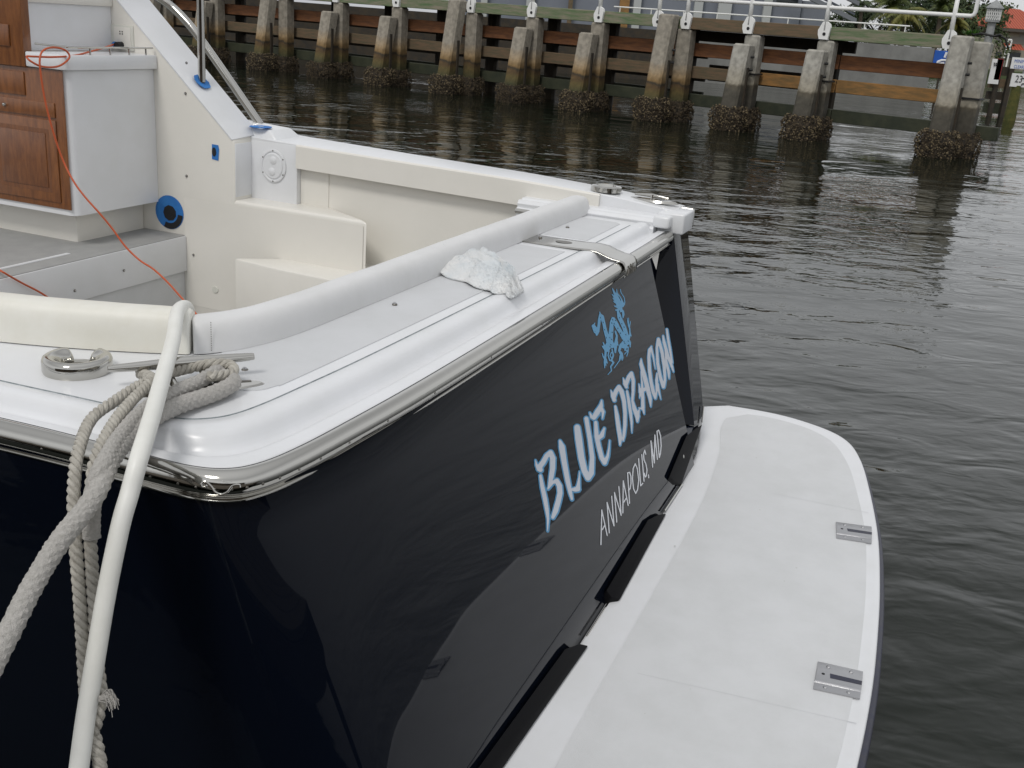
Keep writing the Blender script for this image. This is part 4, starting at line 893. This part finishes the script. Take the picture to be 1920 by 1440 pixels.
# ------------------------------------------------------------------ fender pier
PX = V((.836, -.549, 0)).normalized(); PN = V((.549, .836, 0)).normalized(); PP0 = V((9.42, 23.72, 0)); PR = math.atan2(PX.y, PX.x)
def pw(s, n, z=0): return PP0-PX*s+PN*n+V((0, 0, z))
def crust(seed, w_, d_, h_, cnt, mt):
    random.seed(seed); mb = MB(); fmi = []
    rows = []
    for i in range(9):
        z = -.35+(h_*.96+.35)*i/8; row = []
        for k in range(20):
            a = 2*math.pi*k/20; c_, s_ = math.cos(a), math.sin(a); q = (abs(c_/(w_*.5))**3+abs(s_/(d_*.5))**3)**(1/3)
            f = (.80+.12*noise.noise(V((c_*2+seed, s_*2, z*5))))*(1 if i < 7 else .92)
            row.append(V((c_/q*f, s_/q*f, z+(.05*noise.noise(V((c_*3, s_*3, seed))) if i > 6 else 0))))
        rows.append(row)
    vs, fs = loft(rows, True); fs.append(tuple(8*20+k for k in range(20))); mb.add(vs, fs); fmi += [1]*len(fs)
    for k in range(cnt):
        a = random.uniform(0, 2*math.pi); z = random.uniform(-.08, h_+.02)
        c_, s1 = math.cos(a), math.sin(a); q = (abs(c_/(w_*.5))**3+abs(s1/(d_*.5))**3)**(1/3)
        f = (.84+.14*math.sin(math.pi*min(1, max(0, z/h_)*.8+.15)))+.15*noise.noise(V((c_*3+seed, s1*3, z*7)))+random.uniform(-.04, .05)
        if z > h_*.9: f *= random.uniform(.6, 1)
        p = V((c_/q*f, s1/q*f, z)); L_ = random.uniform(.022, .045); W_ = L_*random.uniform(.8, 1.2)
        d = V((c_*random.uniform(.2, 1)+random.uniform(-.5, .5), s1*random.uniform(.2, 1)+random.uniform(-.5, .5), random.uniform(-.1, 1.3))).normalized()
        s_ = d.cross(V((random.uniform(-1, 1), random.uniform(-1, 1), random.uniform(-1, 1)))).normalized(); t_ = d.cross(s_)*random.uniform(.014, .028)
        mb.add([p-d*L_*.3, p+s_*W_*.5+d*L_*.35, p+d*L_*.9, p-s_*W_*.5+d*L_*.35, p+d*L_*.3+t_, p+d*L_*.3-t_], [(0, 1, 4), (1, 2, 4), (2, 3, 4), (3, 0, 4), (1, 0, 5), (2, 1, 5), (3, 2, 5), (0, 3, 5)])
        fmi += [0 if random.random() < .45 else 1]*8
    me = bpy.data.meshes.new('oyster_crust'); me.from_pydata([tuple(v) for v in mb.v], [], mb.f); me.materials.append(mt[0]); me.materials.append(mt[1])
    for f, i in zip(me.polygons, fmi): f.material_index = i
    return me
def shaft(w_, z1, lean, cham, mt, name='shaft'):
    mb = MB(); c = .05; h = w_/2
    oct_ = [(-h+c, -h), (h-c, -h), (h, -h+c), (h, h-c), (h-c, h), (-h+c, h), (-h, h-c), (-h, -h+c)]
    nz_ = 8; rows = []
    for i in range(nz_+1):
        z = -.6+(z1+.6)*i/nz_; y = lean*(z/z1); rows.append([V((x, q+y, z)) for x, q in oct_])
    rows.append([V((x*.82, q*.82+lean, z1+.04)) for x, q in oct_])
    vs, fs = loft(rows, True); fs.append(tuple((nz_+1)*8+i for i in range(8)))
    me = bpy.data.meshes.new(name); me.from_pydata([tuple(v) for v in vs], [], fs); me.materials.append(mt); return me
M_short = {0: shaft(.42, 2.0, .40, 0, CONC), 1: shaft(.42, 1.96, .40, 0, CONCS)}
M_tall = {0: shaft(.42, 2.53, .45, 0, CONC), 1: shaft(.42, 2.56, .45, 0, CONCS)}
M_rear = {0: shaft(.40, 2.22, 0, 0, CONC), 1: shaft(.40, 2.24, 0, 0, CONCS)}
M_rtall = shaft(.42, 2.44, 0, 0, CONC)
SH1 = (SHELL, SHELLD); SH2 = (mat('weathered oyster shells', (.055, .04, .022), .85, col2=(.13, .095, .05), noise_scale=12), SHELLD)
crF = [crust(1, .86, .84, .56, 1500, SH1), crust(2, .84, .82, .54, 1400, SH1), crust(3, .84, .80, .52, 1200, SH2)]
crR = [crust(5, .80, .80, .54, 1000, SH2), crust(6, .78, .80, .52, 900, SH2)]
mbs = MB(); mbs.box(-.12, .10, .15, .32, .35, 1.45); mbs.box(.14, .2, .12, .2, .5, 1.5)
ME_sp = bpy.data.meshes.new('spacer_timber'); ME_sp.from_pydata([tuple(v) for v in mbs.v], [], mbs.f); ME_sp.materials.append(DARKW)
def piece(name, me, par, loc=(0, 0, 0)): o_ = bpy.data.objects.new(name, me); COL.objects.link(o_); o_.parent = par; o_.location = loc; return o_
ordn = ['first', 'second', 'third', 'fourth', 'fifth', 'sixth', 'seventh', 'eighth', 'ninth', 'tenth', 'eleventh', 'twelfth', 'thirteenth', 'fourteenth']
SF = [.38, 3.53, 5.37, 7.50, 9.77, 11.87, 14.25, 16.80, 19.22, 21.95, 25.05, 27.8, 30.5]
tall = {0, 3, 6, 9, 12}
for k, s in enumerate(SF):
    st = 0 if k < 3 else 1; T_ = k in tall
    e = empty('concrete_pile', pw(s, -.28), PR)
    tag(e, ('tall' if T_ else 'short')+' leaning concrete pile, '+ordn[k]+' in the front row from the right end of the pier', 'pile', 'leaning front piles of the pier')
    piece('shaft', (M_tall if T_ else M_short)[st], e)
    piece('oyster_crust', crF[k % 3 if k > 2 else k % 2], e, (0, .08, 0 if k < 4 else -.04))
    piece('spacer_timber', ME_sp, e, (.05, .12, 0))
    if k < 4:
        mb = MB()
        for z in ((1.75, 1.45) if k else (2.02, 1.78)): mb.tube([(.02, .30, z), (.02-(0 if k else .0)+.26, .46, z)], .028, 8)
        mb.build('tie_bolts', STRAPM, e)
    e2 = empty('concrete_pile', pw(s-(.34 if T_ and k else .33 if T_ else .07), .56), PR)
    tag(e2, 'upright concrete pile behind the '+ordn[k]+' leaning pile from the right end', 'pile', 'upright rear piles of the pier')
    piece('shaft', M_rtall if k == 0 else M_rear[st], e2)
    piece('oyster_crust', crR[k % 2], e2, (0, -.05, 0 if k < 4 else -.04))
    if k < 3:
        q = MB(); z = 1.28 if k == 0 else 1.35
        lp = [(-.24, -.24), (.24, -.24), (.24, .24), (-.24, .24)]; q.hexa([V((x, y, z-.02)) for x, y in lp], [V((x, y, z+.02)) for x, y in lp]); q.build('strap', STRAPM, e2)
pier = empty('timber_pier', pw(0, .4), PR); tag(pier, 'long weathered timber walkway pier on paired concrete piles', 'pier')
def beam(name, s0, s1, n0, n1, z0, z1, mt, par=None):
    mb = MB(); k = max(1, int((s1-s0)/.6)); vs_ = []
    mb.box(-s1, -s0, n0-.4, n1-.4, z0, z1); return mb.build(name, mt, par or pier, bevel=.012, seg=1)
caps = [(.12, 3.40, MOSSW), (3.42, 7.0, REDW), (7.02, 13.8, MOSSW), (13.82, 19.4, MOSSW), (19.42, 33, MOSSW)]
for s0, s1, mt in caps: beam('cap_beam', s0, s1, .40, .66, 2.28, 2.57, mt)
for s0, s1, mt in ((-.0, 3.2, RUSTW), (3.22, 7.2, RUSTW), (7.22, 14, RUSTW), (14.02, 33, RUSTW)): beam('upper_wale', s0, s1, .86, .99, 1.63, 1.96, mt)
for s0, s1, mt in ((.15, 3.2, TANW), (3.22, 5.3, TANW), (5.32, 14, REDW), (14.02, 33, REDW)): beam('middle_wale', s0, s1, .86, 1.0, 1.09, 1.39, mt)
for s0, s1 in ((-.62, 3.2), (3.22, 14), (14.02, 33)): beam('lower_wale', s0, s1, .86, 1.04, .40, .70, WETG)
beam('walkway_deck', .2, 33, .68, 2.6, 2.36, 2.46, DARKW)
beam('rear_cap_beam', .2, 33, 2.45, 2.7, 2.30, 2.58, MOSSW)
for s0, s1 in ((7.4, 33),): beam('rear_wale', s0, s1, 2.5, 2.62, 1.55, 1.95, DARKW); beam('rear_wale', s0, s1, 2.5, 2.62, .95, 1.32, DARKW); beam('rear_wale', s0, s1, 2.5, 2.62, .3, .68, WETG)
beam('rear_wale', 3.4, 9, 2.5, 2.62, 2.0, 2.28, DARKW); beam('rear_wale', 4.2, 7.3, 2.5, 2.62, 1.0, 1.42, DARKW)
rp_ = MB(); rp_.tube([(0, 0, -.5), (0, 0, 2.32)], .2, 10)
ME_rp = bpy.data.meshes.new('rear_post'); ME_rp.from_pydata([tuple(v) for v in rp_.v], [], rp_.f); ME_rp.materials.append(DARKW)
for s in (3.9, 7.9, 10.4, 12.4, 14.6, 16.6, 18.8, 21.2, 23.6, 26, 28.4, 30.8): piece('rear_post', ME_rp, pier, (-s, 2.1, 0))
# white handrail on the cap face
hr = empty('white_handrail', pw(0, .36, 2.5), PR); tag(hr, 'white pipe handrail bolted along the face of the pier', 'railing')
mb = MB(); ZR = 2.985-2.5
mb.tube([(-33, 0, ZR), (-.36, 0, ZR)], .045, 12); mb.tube([(-.36, 0, ZR-.0), (-.30, 0, ZR+.03), (-.28, 0, ZR+.10), (-.28, 0, ZR+.55)], .045, 12); mb.build('mid_rail', PIPE, hr, smooth=True)
mb = MB(); mb.tube([(-33, 0, ZR+.53), (-.28, 0, ZR+.53)], .04, 12); mb.build('top_rail', PIPE, hr, smooth=True)
PSs = [.70, 3.52, 5.42, 7.10, 7.90, 9.65, 11.8, 13.9, 16.7, 19.2, 21.6, 24.2, 26.8, 29.4]
def post_meshes():
    m1 = MB(); m1.tube([(0, 0, -.02), (0, 0, ZR+.53)], [.055, .045], 12)
    m2 = MB(); prof_ = [(-.10, -.22), (.11, -.22), (.14, .05), (.12, .12), (.05, .17), (-.06, .17), (-.15, -.02), (-.14, -.12)]
    m2.hexa([V((x, -.05, z)) for x, z in prof_], [V((x, .035, z)) for x, z in prof_])
    vs, fs = disc((.01, -.052, -.10), (0, -1, 0), .04, .012, 8)
    r_ = []
    for nm, a, b, mt in (('post', m1.v, m1.f, PIPE), ('bracket', m2.v, m2.f, PIPE), ('bolt', vs, fs, HOLE)):
        me = bpy.data.meshes.new(nm); me.from_pydata([tuple(v) for v in a], [], b); me.materials.append(mt); r_.append(me)
    r_[0].shade_smooth(); return r_
pm = post_meshes()
for s in PSs:
    a = piece('post', pm[0], hr, (-s, 0, 0)); b = piece('bracket', pm[1], a, (0, 0, 0)); piece('bolt', pm[2], b)
# thin far rail
h2 = empty('thin_handrail', pw(0, 2.6, 2.58), PR); tag(h2, 'thin white rail along the far side of the pier walkway', 'railing')
mb = MB(); mb.tube([(-10.5, 0, .16), (-2.2, 0, .16)], .018, 8)
for i in range(9): mb.tube([(-10.3+i, 0, 0), (-10.3+i, 0, .16)], .014, 6)
mb.build('rail', PIPE, h2)
# lantern on a post at the pier's end
LG = mat('grey galvanised metal', (.24, .25, .25), .6, col2=(.32, .33, .33), noise_scale=20)
ln = empty('lantern', pw(-.02, .75, 2.44), PR); tag(ln, 'grey lattice lantern with cone roof on a post at the pier end', 'lantern')
mb = MB(); mb.tube([(0, 0, 0), (0, 0, .48)], .085, 12); mb.build('post', LG, ln, smooth=True)
mb = MB(); mb.tube([(0, 0, .46), (0, 0, .50)], .15, 16); mb.tube([(0, 0, .72), (0, 0, .75)], .165, 16); mb.tube([(0, 0, .50), (0, 0, .72)], .10, 12); mb.build('lamp_body', LG, ln)
mb = MB()
for k in range(22):
    for dr_ in (-1, 1):
        pts = [(math.cos(2*math.pi*k/22+dr_*t*.5)*.148, math.sin(2*math.pi*k/22+dr_*t*.5)*.148, .50+.22*t) for t in (0, .33, .66, 1)]; mb.tube(pts, .006, 4, False)
mb.build('lattice', PIPE, ln)
mb = MB(); rows = [[V((math.cos(2*math.pi*k/20)*r_, math.sin(2*math.pi*k/20)*r_, z)) for k in range(20)] for r_, z in ((.185, .74), (.18, .765), (.10, .84), (.03, .90), (.001, .93))]
vs, fs = loft(rows, True); mesh('cone_roof', vs, fs, LG, ln, smooth=True)
# weed tuft and hose on the pile head
LEAF = mat('leaves', (.035, .11, .012), .6, col2=(.07, .18, .02), noise_scale=9)
mb = MB(); random.seed(3)
for k in range(130):
    a = random.uniform(0, 6.28); el = random.uniform(.1, 1.2); l = random.uniform(.06, .18); d = V((math.cos(a)*math.cos(el), math.sin(a)*math.cos(el), math.sin(el))); s_ = V((-d.y, d.x, 0)).normalized()*.014
    q = V((random.uniform(-.12, .12), random.uniform(-.05, .05), 0)); mb.add([q, q+d*l*.5+s_, q+d*l, q+d*l*.5-s_], [(0, 1, 2, 3)])
wt = mb.build('weed', LEAF); wt.location = pw(.30, .5, 2.60); wt.rotation_euler = (0, 0, PR); tag(wt, 'tuft of bright green weed on top of the last piles', 'plant')
mb = MB(); lp = [V((.32*math.cos(t/14*6.28), .13*math.sin(t/14*6.28), .03+.02*math.sin(t*2))) for t in range(15)]
mb.tube(lp, .022, 8, False); mb.tube([V((.3, 0, .03)), V((.42, .0, -.02)), V((.5, .05, -.2))], .022, 8)
bh = mb.build('coiled_hose', STRAPM, smooth=True); bh.location = pw(.02, .55, 2.60); bh.rotation_euler = (0, 0, PR); tag(bh, 'black hose coiled on top of the last piles', 'hose')

# ------------------------------------------------------------------ far shore
SEAW = mat('seawall concrete', (.17, .17, .16), .9, col2=(.24, .24, .225), noise_scale=.8)
BGW = mat('blue grey stucco', (.17, .185, .225), .8, col2=(.20, .215, .25), noise_scale=.5)
BGL = mat('pale stucco', (.42, .43, .43), .8)
WIN = mat('dark window glass', (.02, .025, .03), .1)
GRASS = mat('shore ground', (.06, .09, .03), .95, col2=(.09, .11, .05), noise_scale=1)
def wbox(name, x0, x1, y0, y1, z0, z1, mt, par=None, **k):
    mb = MB(); mb.box(x0, x1, y0, y1, z0, z1); return mb.build(name, mt, par, **k)
xs0 = at_y(1262, 60, 52).x; xs1 = at_y(1747, 120, 52).x
sw = wbox('seawall', xs0, xs1, 52, 52.8, -.5, 2.35, SEAW); recenter(sw); tag(sw, 'pale concrete seawall across the water behind the pier', 'seawall')
o_ = wbox('shore', xs0-60, xs1-.01, 52.9, 140, -.5, 2.0, GRASS); o_['kind'] = 'structure'
# building behind the railing
bl = empty('grey_building', (xs0+8, 60, 2)); tag(bl, 'blue grey building with pale columns and an outside stair', 'building')
def bbx(name, px0, px1, y, z0, z1, d, mt, par=bl):
    a = at_y(px0, 30, y).x; b = at_y(px1, 30, y).x; mb = MB(); mb.box(a-bl.location.x, b-bl.location.x, y-bl.location.y, y+d-bl.location.y, z0-2, z1-2); return mb.build(name, mt, par)
bbx('wall', 860, 1500, 62, 1.9, 9, 8, BGW); bbx('annex_wall', 1501, 1556, 62.5, 1.9, 4.35, 8, BGW)
for a, b, mt in ((1064, 1072, REDW), (1160, 1178, TANW), (1186, 1200, BGL), (1300, 1316, BGL), (1345, 1370, BGL), (1430, 1445, BGL), (900, 912, BGL), (985, 1000, BGL)): bbx('column', a, b, 61.6, 1.9, 8, .3, mt)
for a, b in ((925, 975), (1010, 1050), (1080, 1150), (1205, 1290), (1320, 1342), (1452, 1492)): f_ = bbx('window', a, b, 61.9, 4.2, 6.2, .09, WIN)
# outside stair
sa = at_y(1480, -20, 60); sb_ = at_y(1605, 44, 60); lx, ly = bl.location.x, bl.location.y
STG = mat('stair grey', (.17, .18, .20), .8)
for off_z, th, mt, yy in ((.9, .22, STG, 60), (0, .25, STG, 60.0), (.42, .10, BGW, 60.5)):
    mb = MB(); a = V((sa.x-lx, yy-ly, sa.z-2+off_z)); b = V((sb_.x-lx, yy-ly, sb_.z-2+off_z)); mb.hexa([a, a+V((0, .3, 0)), a+V((0, .3, th)), a+V((0, 0, th))], [b, b+V((0, .3, 0)), b+V((0, .3, th)), b+V((0, 0, th))]); mb.build('stair_flight', mt, bl)
# moored boats / dark bulkhead bits behind the left bays
blk = wbox('timber_bulkhead', at_y(250, 60, 50).x, xs0-.02, 50, 50.6, -.5, 2.2, DARKW); recenter(blk); tag(blk, 'dark timber bulkhead across the water at the far left', 'bulkhead')
# blue boating sign
SB = mat('sign blue', (.01, .09, .42), .5); SW_ = mat('sign white', (.75, .75, .74), .5)
def facing(name, px0, py0, px1, py1, y, mt, par, dy=0):
    a = at_y(px0, py0, y); b = at_y(px1, py0, y); c = at_y(px1, py1, y); d = at_y(px0, py1, y)
    return [V((p.x, p.y+dy, p.z)) for p in (a, b, c, d)]
sg = empty('blue_sign', at_y(1765, 110, 49)); tag(sg, 'blue boating sign with white symbol, half hidden by the last pile', 'sign')
def local(par, pts): return [p-par.location for p in pts]
def quadbox(name, pts, th, mt, par):
    P_ = local(par, pts); mb = MB(); mb.hexa(P_, [p+V((0, th, 0)) for p in P_]); return mb.build(name, mt, par)
def uprect(px0, py0, px1, py1, y):    # upright rectangle whose corners come from two picture points
    a = at_y(px0, py0, y); c = at_y(px1, py1, y); return [V((a.x, y, a.z)), V((c.x, y, a.z)), V((c.x, y, c.z)), V((a.x, y, c.z))]
quadbox('panel', uprect(1754, 94, 1784, 122, 49), .04, SB, sg)
def strokes_on(par, name, pts_list, y, r, mt):
    mb = MB()
    for pts in pts_list: mb.tube(local(par, [at_y(x, yy_, y) for x, yy_ in pts]), r, 6)
    return mb.build(name, mt, par)
strokes_on(sg, 'boat_symbol', [[(1757, 120), (1758, 116), (1765, 113), (1780, 113)], [(1757, 120), (1770, 119)], [(1771, 108), (1775, 98)]], 48.97, .05, SW_)
mb = MB(); p = local(sg, [at_y(1765, 122, 49.05)])[0]; mb.tube([p, V((p.x, p.y, -sg.location.z-.3))], .05, 8); mb.build('post', DARKW, sg)
# far fender dolphin on the right with boards
DY = 42
dl = empty('channel_fender', (at_y(1885, 190, DY).x, DY, 0)); tag(dl, 'dark timber fender across the channel with a numbered white board', 'fender')
def rb(name, px0, py0, px1, py1, y, th, mt, par): return quadbox(name, uprect(px0, py0, px1, py1, y), th, mt, par)
for i, (a, b) in enumerate(((1868, 1875), (1890, 1898))):
    x0 = at_y(a, 150, DY).x; x1 = at_y(b, 150, DY).x; mb = MB(); mb.box(x0-dl.location.x, x1-dl.location.x, 0, .2, -.5, at_y(a, 108, DY).z); mb.build('fender_post', DARKW, dl)
x0 = at_y(1862, 150, DY).x-dl.location.x; x1 = at_y(1899, 150, DY).x-dl.location.x
for z0, z1, mt in ((1.52, 1.85, DARKW), (1.05, 1.40, REDW), (.62, .92, DARKW), (.1, .5, WETG)): mb = MB(); mb.box(x0, x1, .2, .4, z0, z1); mb.build('fender_board', mt, dl)
bd2 = rb('number_board', 1862, 110, 1871, 158, DY-.1, .04, SW_, dl)
rb('red_edge', 1871.4, 110, 1873.5, 150, DY-.1, .05, mat('red paint', (.35, .03, .03), .6), dl)
strokes_on(dl, 'numerals', [[(1863.5, 118), (1866, 118), (1864, 121), (1866, 121), (1863.6, 124)], [(1868, 118), (1870, 119), (1869.8, 123), (1868, 124), (1867.6, 120), (1868, 118)]], DY-.13, .014, HOLE)
# clearance gauge
GY = 40
gg = empty('clearance_gauge', (at_y(1900, 190, GY).x, GY, 0)); tag(gg, 'clearance gauge pile with MINIMUM CLEARANCE sign over a board marked 23', 'sign')
gx = 0
mb = MB(); zt3 = at_y(1900, 160, GY).z; mb.tube([(.05, .1, -.5), (.05, .1, .2), (.05, .1, zt3)], [.22, .21, .17], 12); mb.build('mossy_pile', mat('mossy pile', (.05, .06, .012), .9, col2=(.10, .09, .02), noise_scale=6, bump=.8, bump_scale=12), gg, smooth=True)
mb = MB(); mb.box(.13, .21, .02, .08, zt3-.3, at_y(1910, 88, GY).z); mb.build('pole', LG, gg)
nb = rb('number_board', 1899, 137, 1921, 164, GY-.05, .05, SW_, gg)
cs_ = rb('clearance_sign', 1899, 107, 1929, 131, GY-.06, .03, SW_, gg)
def text_on(par, name, txt, px, py, h_px, y, mt, sx=1):
    cu = bpy.data.curves.new(name, 'FONT'); cu.body = txt; cu.size = 1; ob = bpy.data.objects.new(name, cu); COL.objects.link(ob)
    bpy.context.view_layer.update(); me = bpy.data.meshes.new_from_object(ob.evaluated_get(bpy.context.evaluated_depsgraph_get())); bpy.data.objects.remove(ob)
    p = at_y(px, py, y)-par.location; s_ = h_px*y/F/.70
    for v in me.vertices: v.co = V((p.x+v.co.x*s_*sx, p.y, p.z+v.co.y*s_))
    me.materials.clear(); o2_ = link(name, me, par, [mt]); return o2_
text_on(gg, 'sign_text', 'MINIMUM', 1901.5, 117, 5.5, GY-.075, SB, .85)
text_on(gg, 'sign_text', 'CLEARANCE', 1900.5, 127.5, 5.5, GY-.075, SB, .75)
text_on(gg, 'numerals', '23', 1902, 154, 12, GY-.065, HOLE, .8)
strokes_on(gg, 'gauge_tick', [[(1917, 147), (1921, 147)], [(1915, 160), (1917, 157), (1921, 157)]], GY-.07, .02, HOLE)

# house with red tiled roof
HY = 110
STU = mat('tan stucco', (.30, .27, .215), .85, col2=(.26, .235, .19), noise_scale=.6)
TIL = bpy.data.materials.new('red roof tiles'); TIL.use_nodes = True
n = TIL.node_tree; p = n.nodes['Principled BSDF']; p.inputs['Roughness'].default_value = .8
tc = n.nodes.new('ShaderNodeTexCoord'); wv = n.nodes.new('ShaderNodeTexWave'); wv.inputs['Scale'].default_value = 1.1; wv.inputs['Distortion'].default_value = .4; n.links.new(tc.outputs['Object'], wv.inputs['Vector'])
cr = n.nodes.new('ShaderNodeValToRGB'); cr.color_ramp.elements[0].color = (.22, .04, .02, 1); cr.color_ramp.elements[1].color = (.46, .105, .055, 1); n.links.new(wv.outputs['Fac'], cr.inputs[0]); n.links.new(cr.outputs[0], p.inputs['Base Color'])
hx = at_y(1900, 60, HY).x
hz0 = 1.6
hse = empty('tile_roof_house', (hx, HY, 0)); tag(hse, 'tan two storey house with red tiled hip roof across the water', 'house')
def hxp(px): return at_y(px, 80, HY).x-hx
zE = at_y(1866, 50, HY).z; zR = at_y(1916, 14, HY).z
mb = MB(); mb.box(hxp(1862), hxp(1975), 0, 9, 1.0, zE); mb.build('wall', STU, hse)
mb = MB(); x0, x1 = hxp(1857), hxp(1980); xm = hxp(1916); mb.add([(x0, -.8, zE-.05), (x1, -.8, zE-.05), (x1, 9.8, zE-.05), (x0, 9.8, zE-.05), (xm, 4.5, zR), (hxp(1935), 4.5, zR)], [(0, 1, 5, 4), (1, 2, 5), (2, 3, 4, 5), (3, 0, 4), (0, 3, 2, 1)]); mb.build('roof', TIL, hse)
mb = MB(); mb.box(x0-.05, x1, -.85, -.75, zE-.35, zE-.08); mb.build('gutter', mat('dark gutter', (.08, .07, .06), .7), hse)
mb = MB(); mb.add([(hxp(1822), 2, zE+.1), (x0, 2, zE+.2), (x0, 8, zE+.2), (hxp(1822), 8, zE+.1), (hxp(1840), 5, zE+1.2), (x0, 5, zE+1.2)], [(0, 1, 5, 4), (0, 4, 3), (2, 3, 4, 5)]); mb.build('side_roof', TIL, hse)
mb = MB(); mb.box(hxp(1838), hxp(1862), 2.5, 8, 1.0, zE); mb.build('side_wall', BGL, hse)
for a, b, c, d in ((1870, 1877, 66, 82), (1886, 1908, 68, 84), (1912, 1930, 66, 84), (1886, 1912, 97, 110), (1868, 1876, 97, 110)):
    u = uprect(a, c, b, d, HY-.05); quadbox('window', [V((q.x, q.y, q.z)) for q in u], .03, WIN if c > 90 else mat('blinds', (.2, .195, .17), .5), hse)
mb = MB(); z = at_y(1895, 88, HY).z; mb.add([(hxp(1880), -.1, z+.3), (hxp(1914), -.1, z+.3), (hxp(1914), -1.4, z-.25), (hxp(1880), -1.4, z-.25)], [(0, 1, 2, 3)]); mb.build('awning', TIL, hse)
mb = MB()
for a in (1873, 1880): mb.tube([(hxp(a), -2, 1.2), (hxp(a), -2, at_y(1876, 74, HY).z)], .08, 6)
for y_ in (74, 86, 100): mb.tube([(hxp(1873), -2, at_y(1876, y_, HY).z), (hxp(1880), -2, at_y(1876, y_, HY).z)], .08, 6)
mb.build('white_frame', PIPE, hse)
o_ = wbox('far_shore', hxp(1600)+hx-60, hx+200, HY-8, HY+200, -.5, 1.0, GRASS); o_['kind'] = 'structure'

# trees and palms
PALM = mat('palm fronds', (.055, .085, .018), .6, col2=(.11, .13, .03), noise_scale=1.5)
PALMY = mat('yellowing palm fronds', (.16, .14, .02), .6, col2=(.09, .11, .02), noise_scale=1.5)
DKG = mat('dark foliage', (.018, .035, .012), .7, col2=(.05, .075, .022), noise_scale=.7)
MDG = mat('mid foliage', (.035, .06, .015), .7, col2=(.075, .10, .03), noise_scale=.7)
BARK = mat('bark', (.11, .09, .065), .9, col2=(.07, .055, .04), noise_scale=6)
def palm(px, py, y, fl, mt, label, seed, ground=2.0, droop=1.0):
    random.seed(seed); top = at_y(px, py, y); t = empty('palm_tree', (top.x, y, ground)); tag(t, label, 'palm', 'palms on the far shore')
    h = top.z-ground; mb = MB(); mb.tube([(0, 0, -1), (.1, 0, h*.4), (0, 0, h)], [.2, .15, .11], 8); mb.build('trunk', BARK, t, smooth=True)
    mb = MB()
    for k in range(26):
        a = random.uniform(0, 6.28); el = random.uniform(-.25, 1.2); L_ = fl*random.uniform(.75, 1.1); d = V((math.cos(a), math.sin(a), 0)); P_ = []
        for i in range(9):
            u = i/8; P_.append(V((0, 0, h))+d*(L_*u*math.cos(el*(1-u*.5)))+V((0, 0, L_*(math.sin(el)*u-droop*(.55+.25*math.cos(el))*u*u))))
        for i in range(1, 9):
            p_, q_ = P_[i-1], P_[i]; ax = (q_-p_).normalized(); sd_ = ax.cross(V((0, 0, 1)))
            if sd_.length < .1: continue
            sd_.normalize()
            for m_ in range(4):
                b_ = p_.lerp(q_, m_/4); ll = fl*.26*math.sin(math.pi*min(.98, .12+(i+m_/4)/9.5))
                for s_ in (-1, 1):
                    e_ = b_+sd_*s_*ll*.75+ax*ll*.5-V((0, 0, ll*random.uniform(.3, .75))); w__ = ax*.045
                    mb.add([b_-w__*.5, b_+w__, e_], [(0, 1, 2)])
    mb.build('crown', mt, t)
def tree(px, py, y, rad, mt, label, seed, ground=2.0, cnt=2600, name='leafy_tree'):
    random.seed(seed); c_ = at_y(px, py, y); t = empty(name, (c_.x, y, ground)); tag(t, label, 'tree', 'trees on the far shore')
    h = c_.z-ground; mb = MB(); mb.tube([(0, 0, -1), (.1, .1, h*.6), (0, 0, h)], [.28, .2, .1], 8)
    cl_ = [(V((random.uniform(-1, 1)*rad, random.uniform(-.7, .7)*rad, h+random.uniform(-.55, .6)*rad)), rad*random.uniform(.3, .55)) for _ in range(16)]
    for c, r_ in cl_[:8]: mb.tube([(0, 0, h*.55), c], [.1, .03], 5)
    mb.build('trunk', BARK, t)
    mb = MB()
    for k in range(cnt):
        c, r_ = cl_[k % 16]; d = V((random.gauss(0, 1), random.gauss(0, 1), random.gauss(0, 1))).normalized(); p_ = c+d*r_*random.uniform(.55, 1.08)
        s_ = random.uniform(.07, .17)*rad/2.2+.03; u = V((random.uniform(-1, 1), random.uniform(-1, 1), random.uniform(-1, 1))).normalized(); v = u.cross(d)
        if v.length < .1: continue
        v.normalize(); mb.add([p_-u*s_, p_+v*s_*.6, p_+u*s_, p_-v*s_*.6], [(0, 1, 2, 3)])
    mb.build('crown', mt, t)
palm(1697, 27, 60, 1.55, PALMY, 'coconut palm with yellowing fronds hanging low behind the railing', 11, droop=1.15)
palm(1675, 8, 68, 1.9, PALM, 'green palm just above and left of the yellowing palm', 12)
palm(1765, 14, 66, 1.7, PALM, 'green palm left of the last railing post', 13)
palm(1790, 40, 62, 1.3, PALMY, 'low brownish palm beside the last railing post', 14, droop=1.2)
palm(1617, 5, 80, 1.3, DKG, 'small dark palm beside the outside stair', 15)
tree(1722, 42, 95, 2.3, DKG, 'dark tree filling the gap between the palms', 21)
tree(1828, 60, 98, 2.2, MDG, 'green tree left of the lantern in front of the house', 22)
tree(1845, 34, 150, 3.0, MDG, 'mid green tree rising behind the lantern', 23, 1)
tree(1790, 38, 120, 3.0, DKG, 'dark tree behind the last railing post', 24, 1)
tree(1872, 40, 160, 2.6, DKG, 'dark tree behind the left slope of the red roof', 25, 1)
tree(1650, 50, 90, 1.8, DKG, 'dark bush like tree right of the stair foot', 26)
tree(1590, 44, 90, 1.4, DKG, 'small dark tree under the stair foot', 27)
for o_ in bpy.data.objects:      # a part keeps no category of its own
    if o_.parent and 'category' in o_: del o_['category']
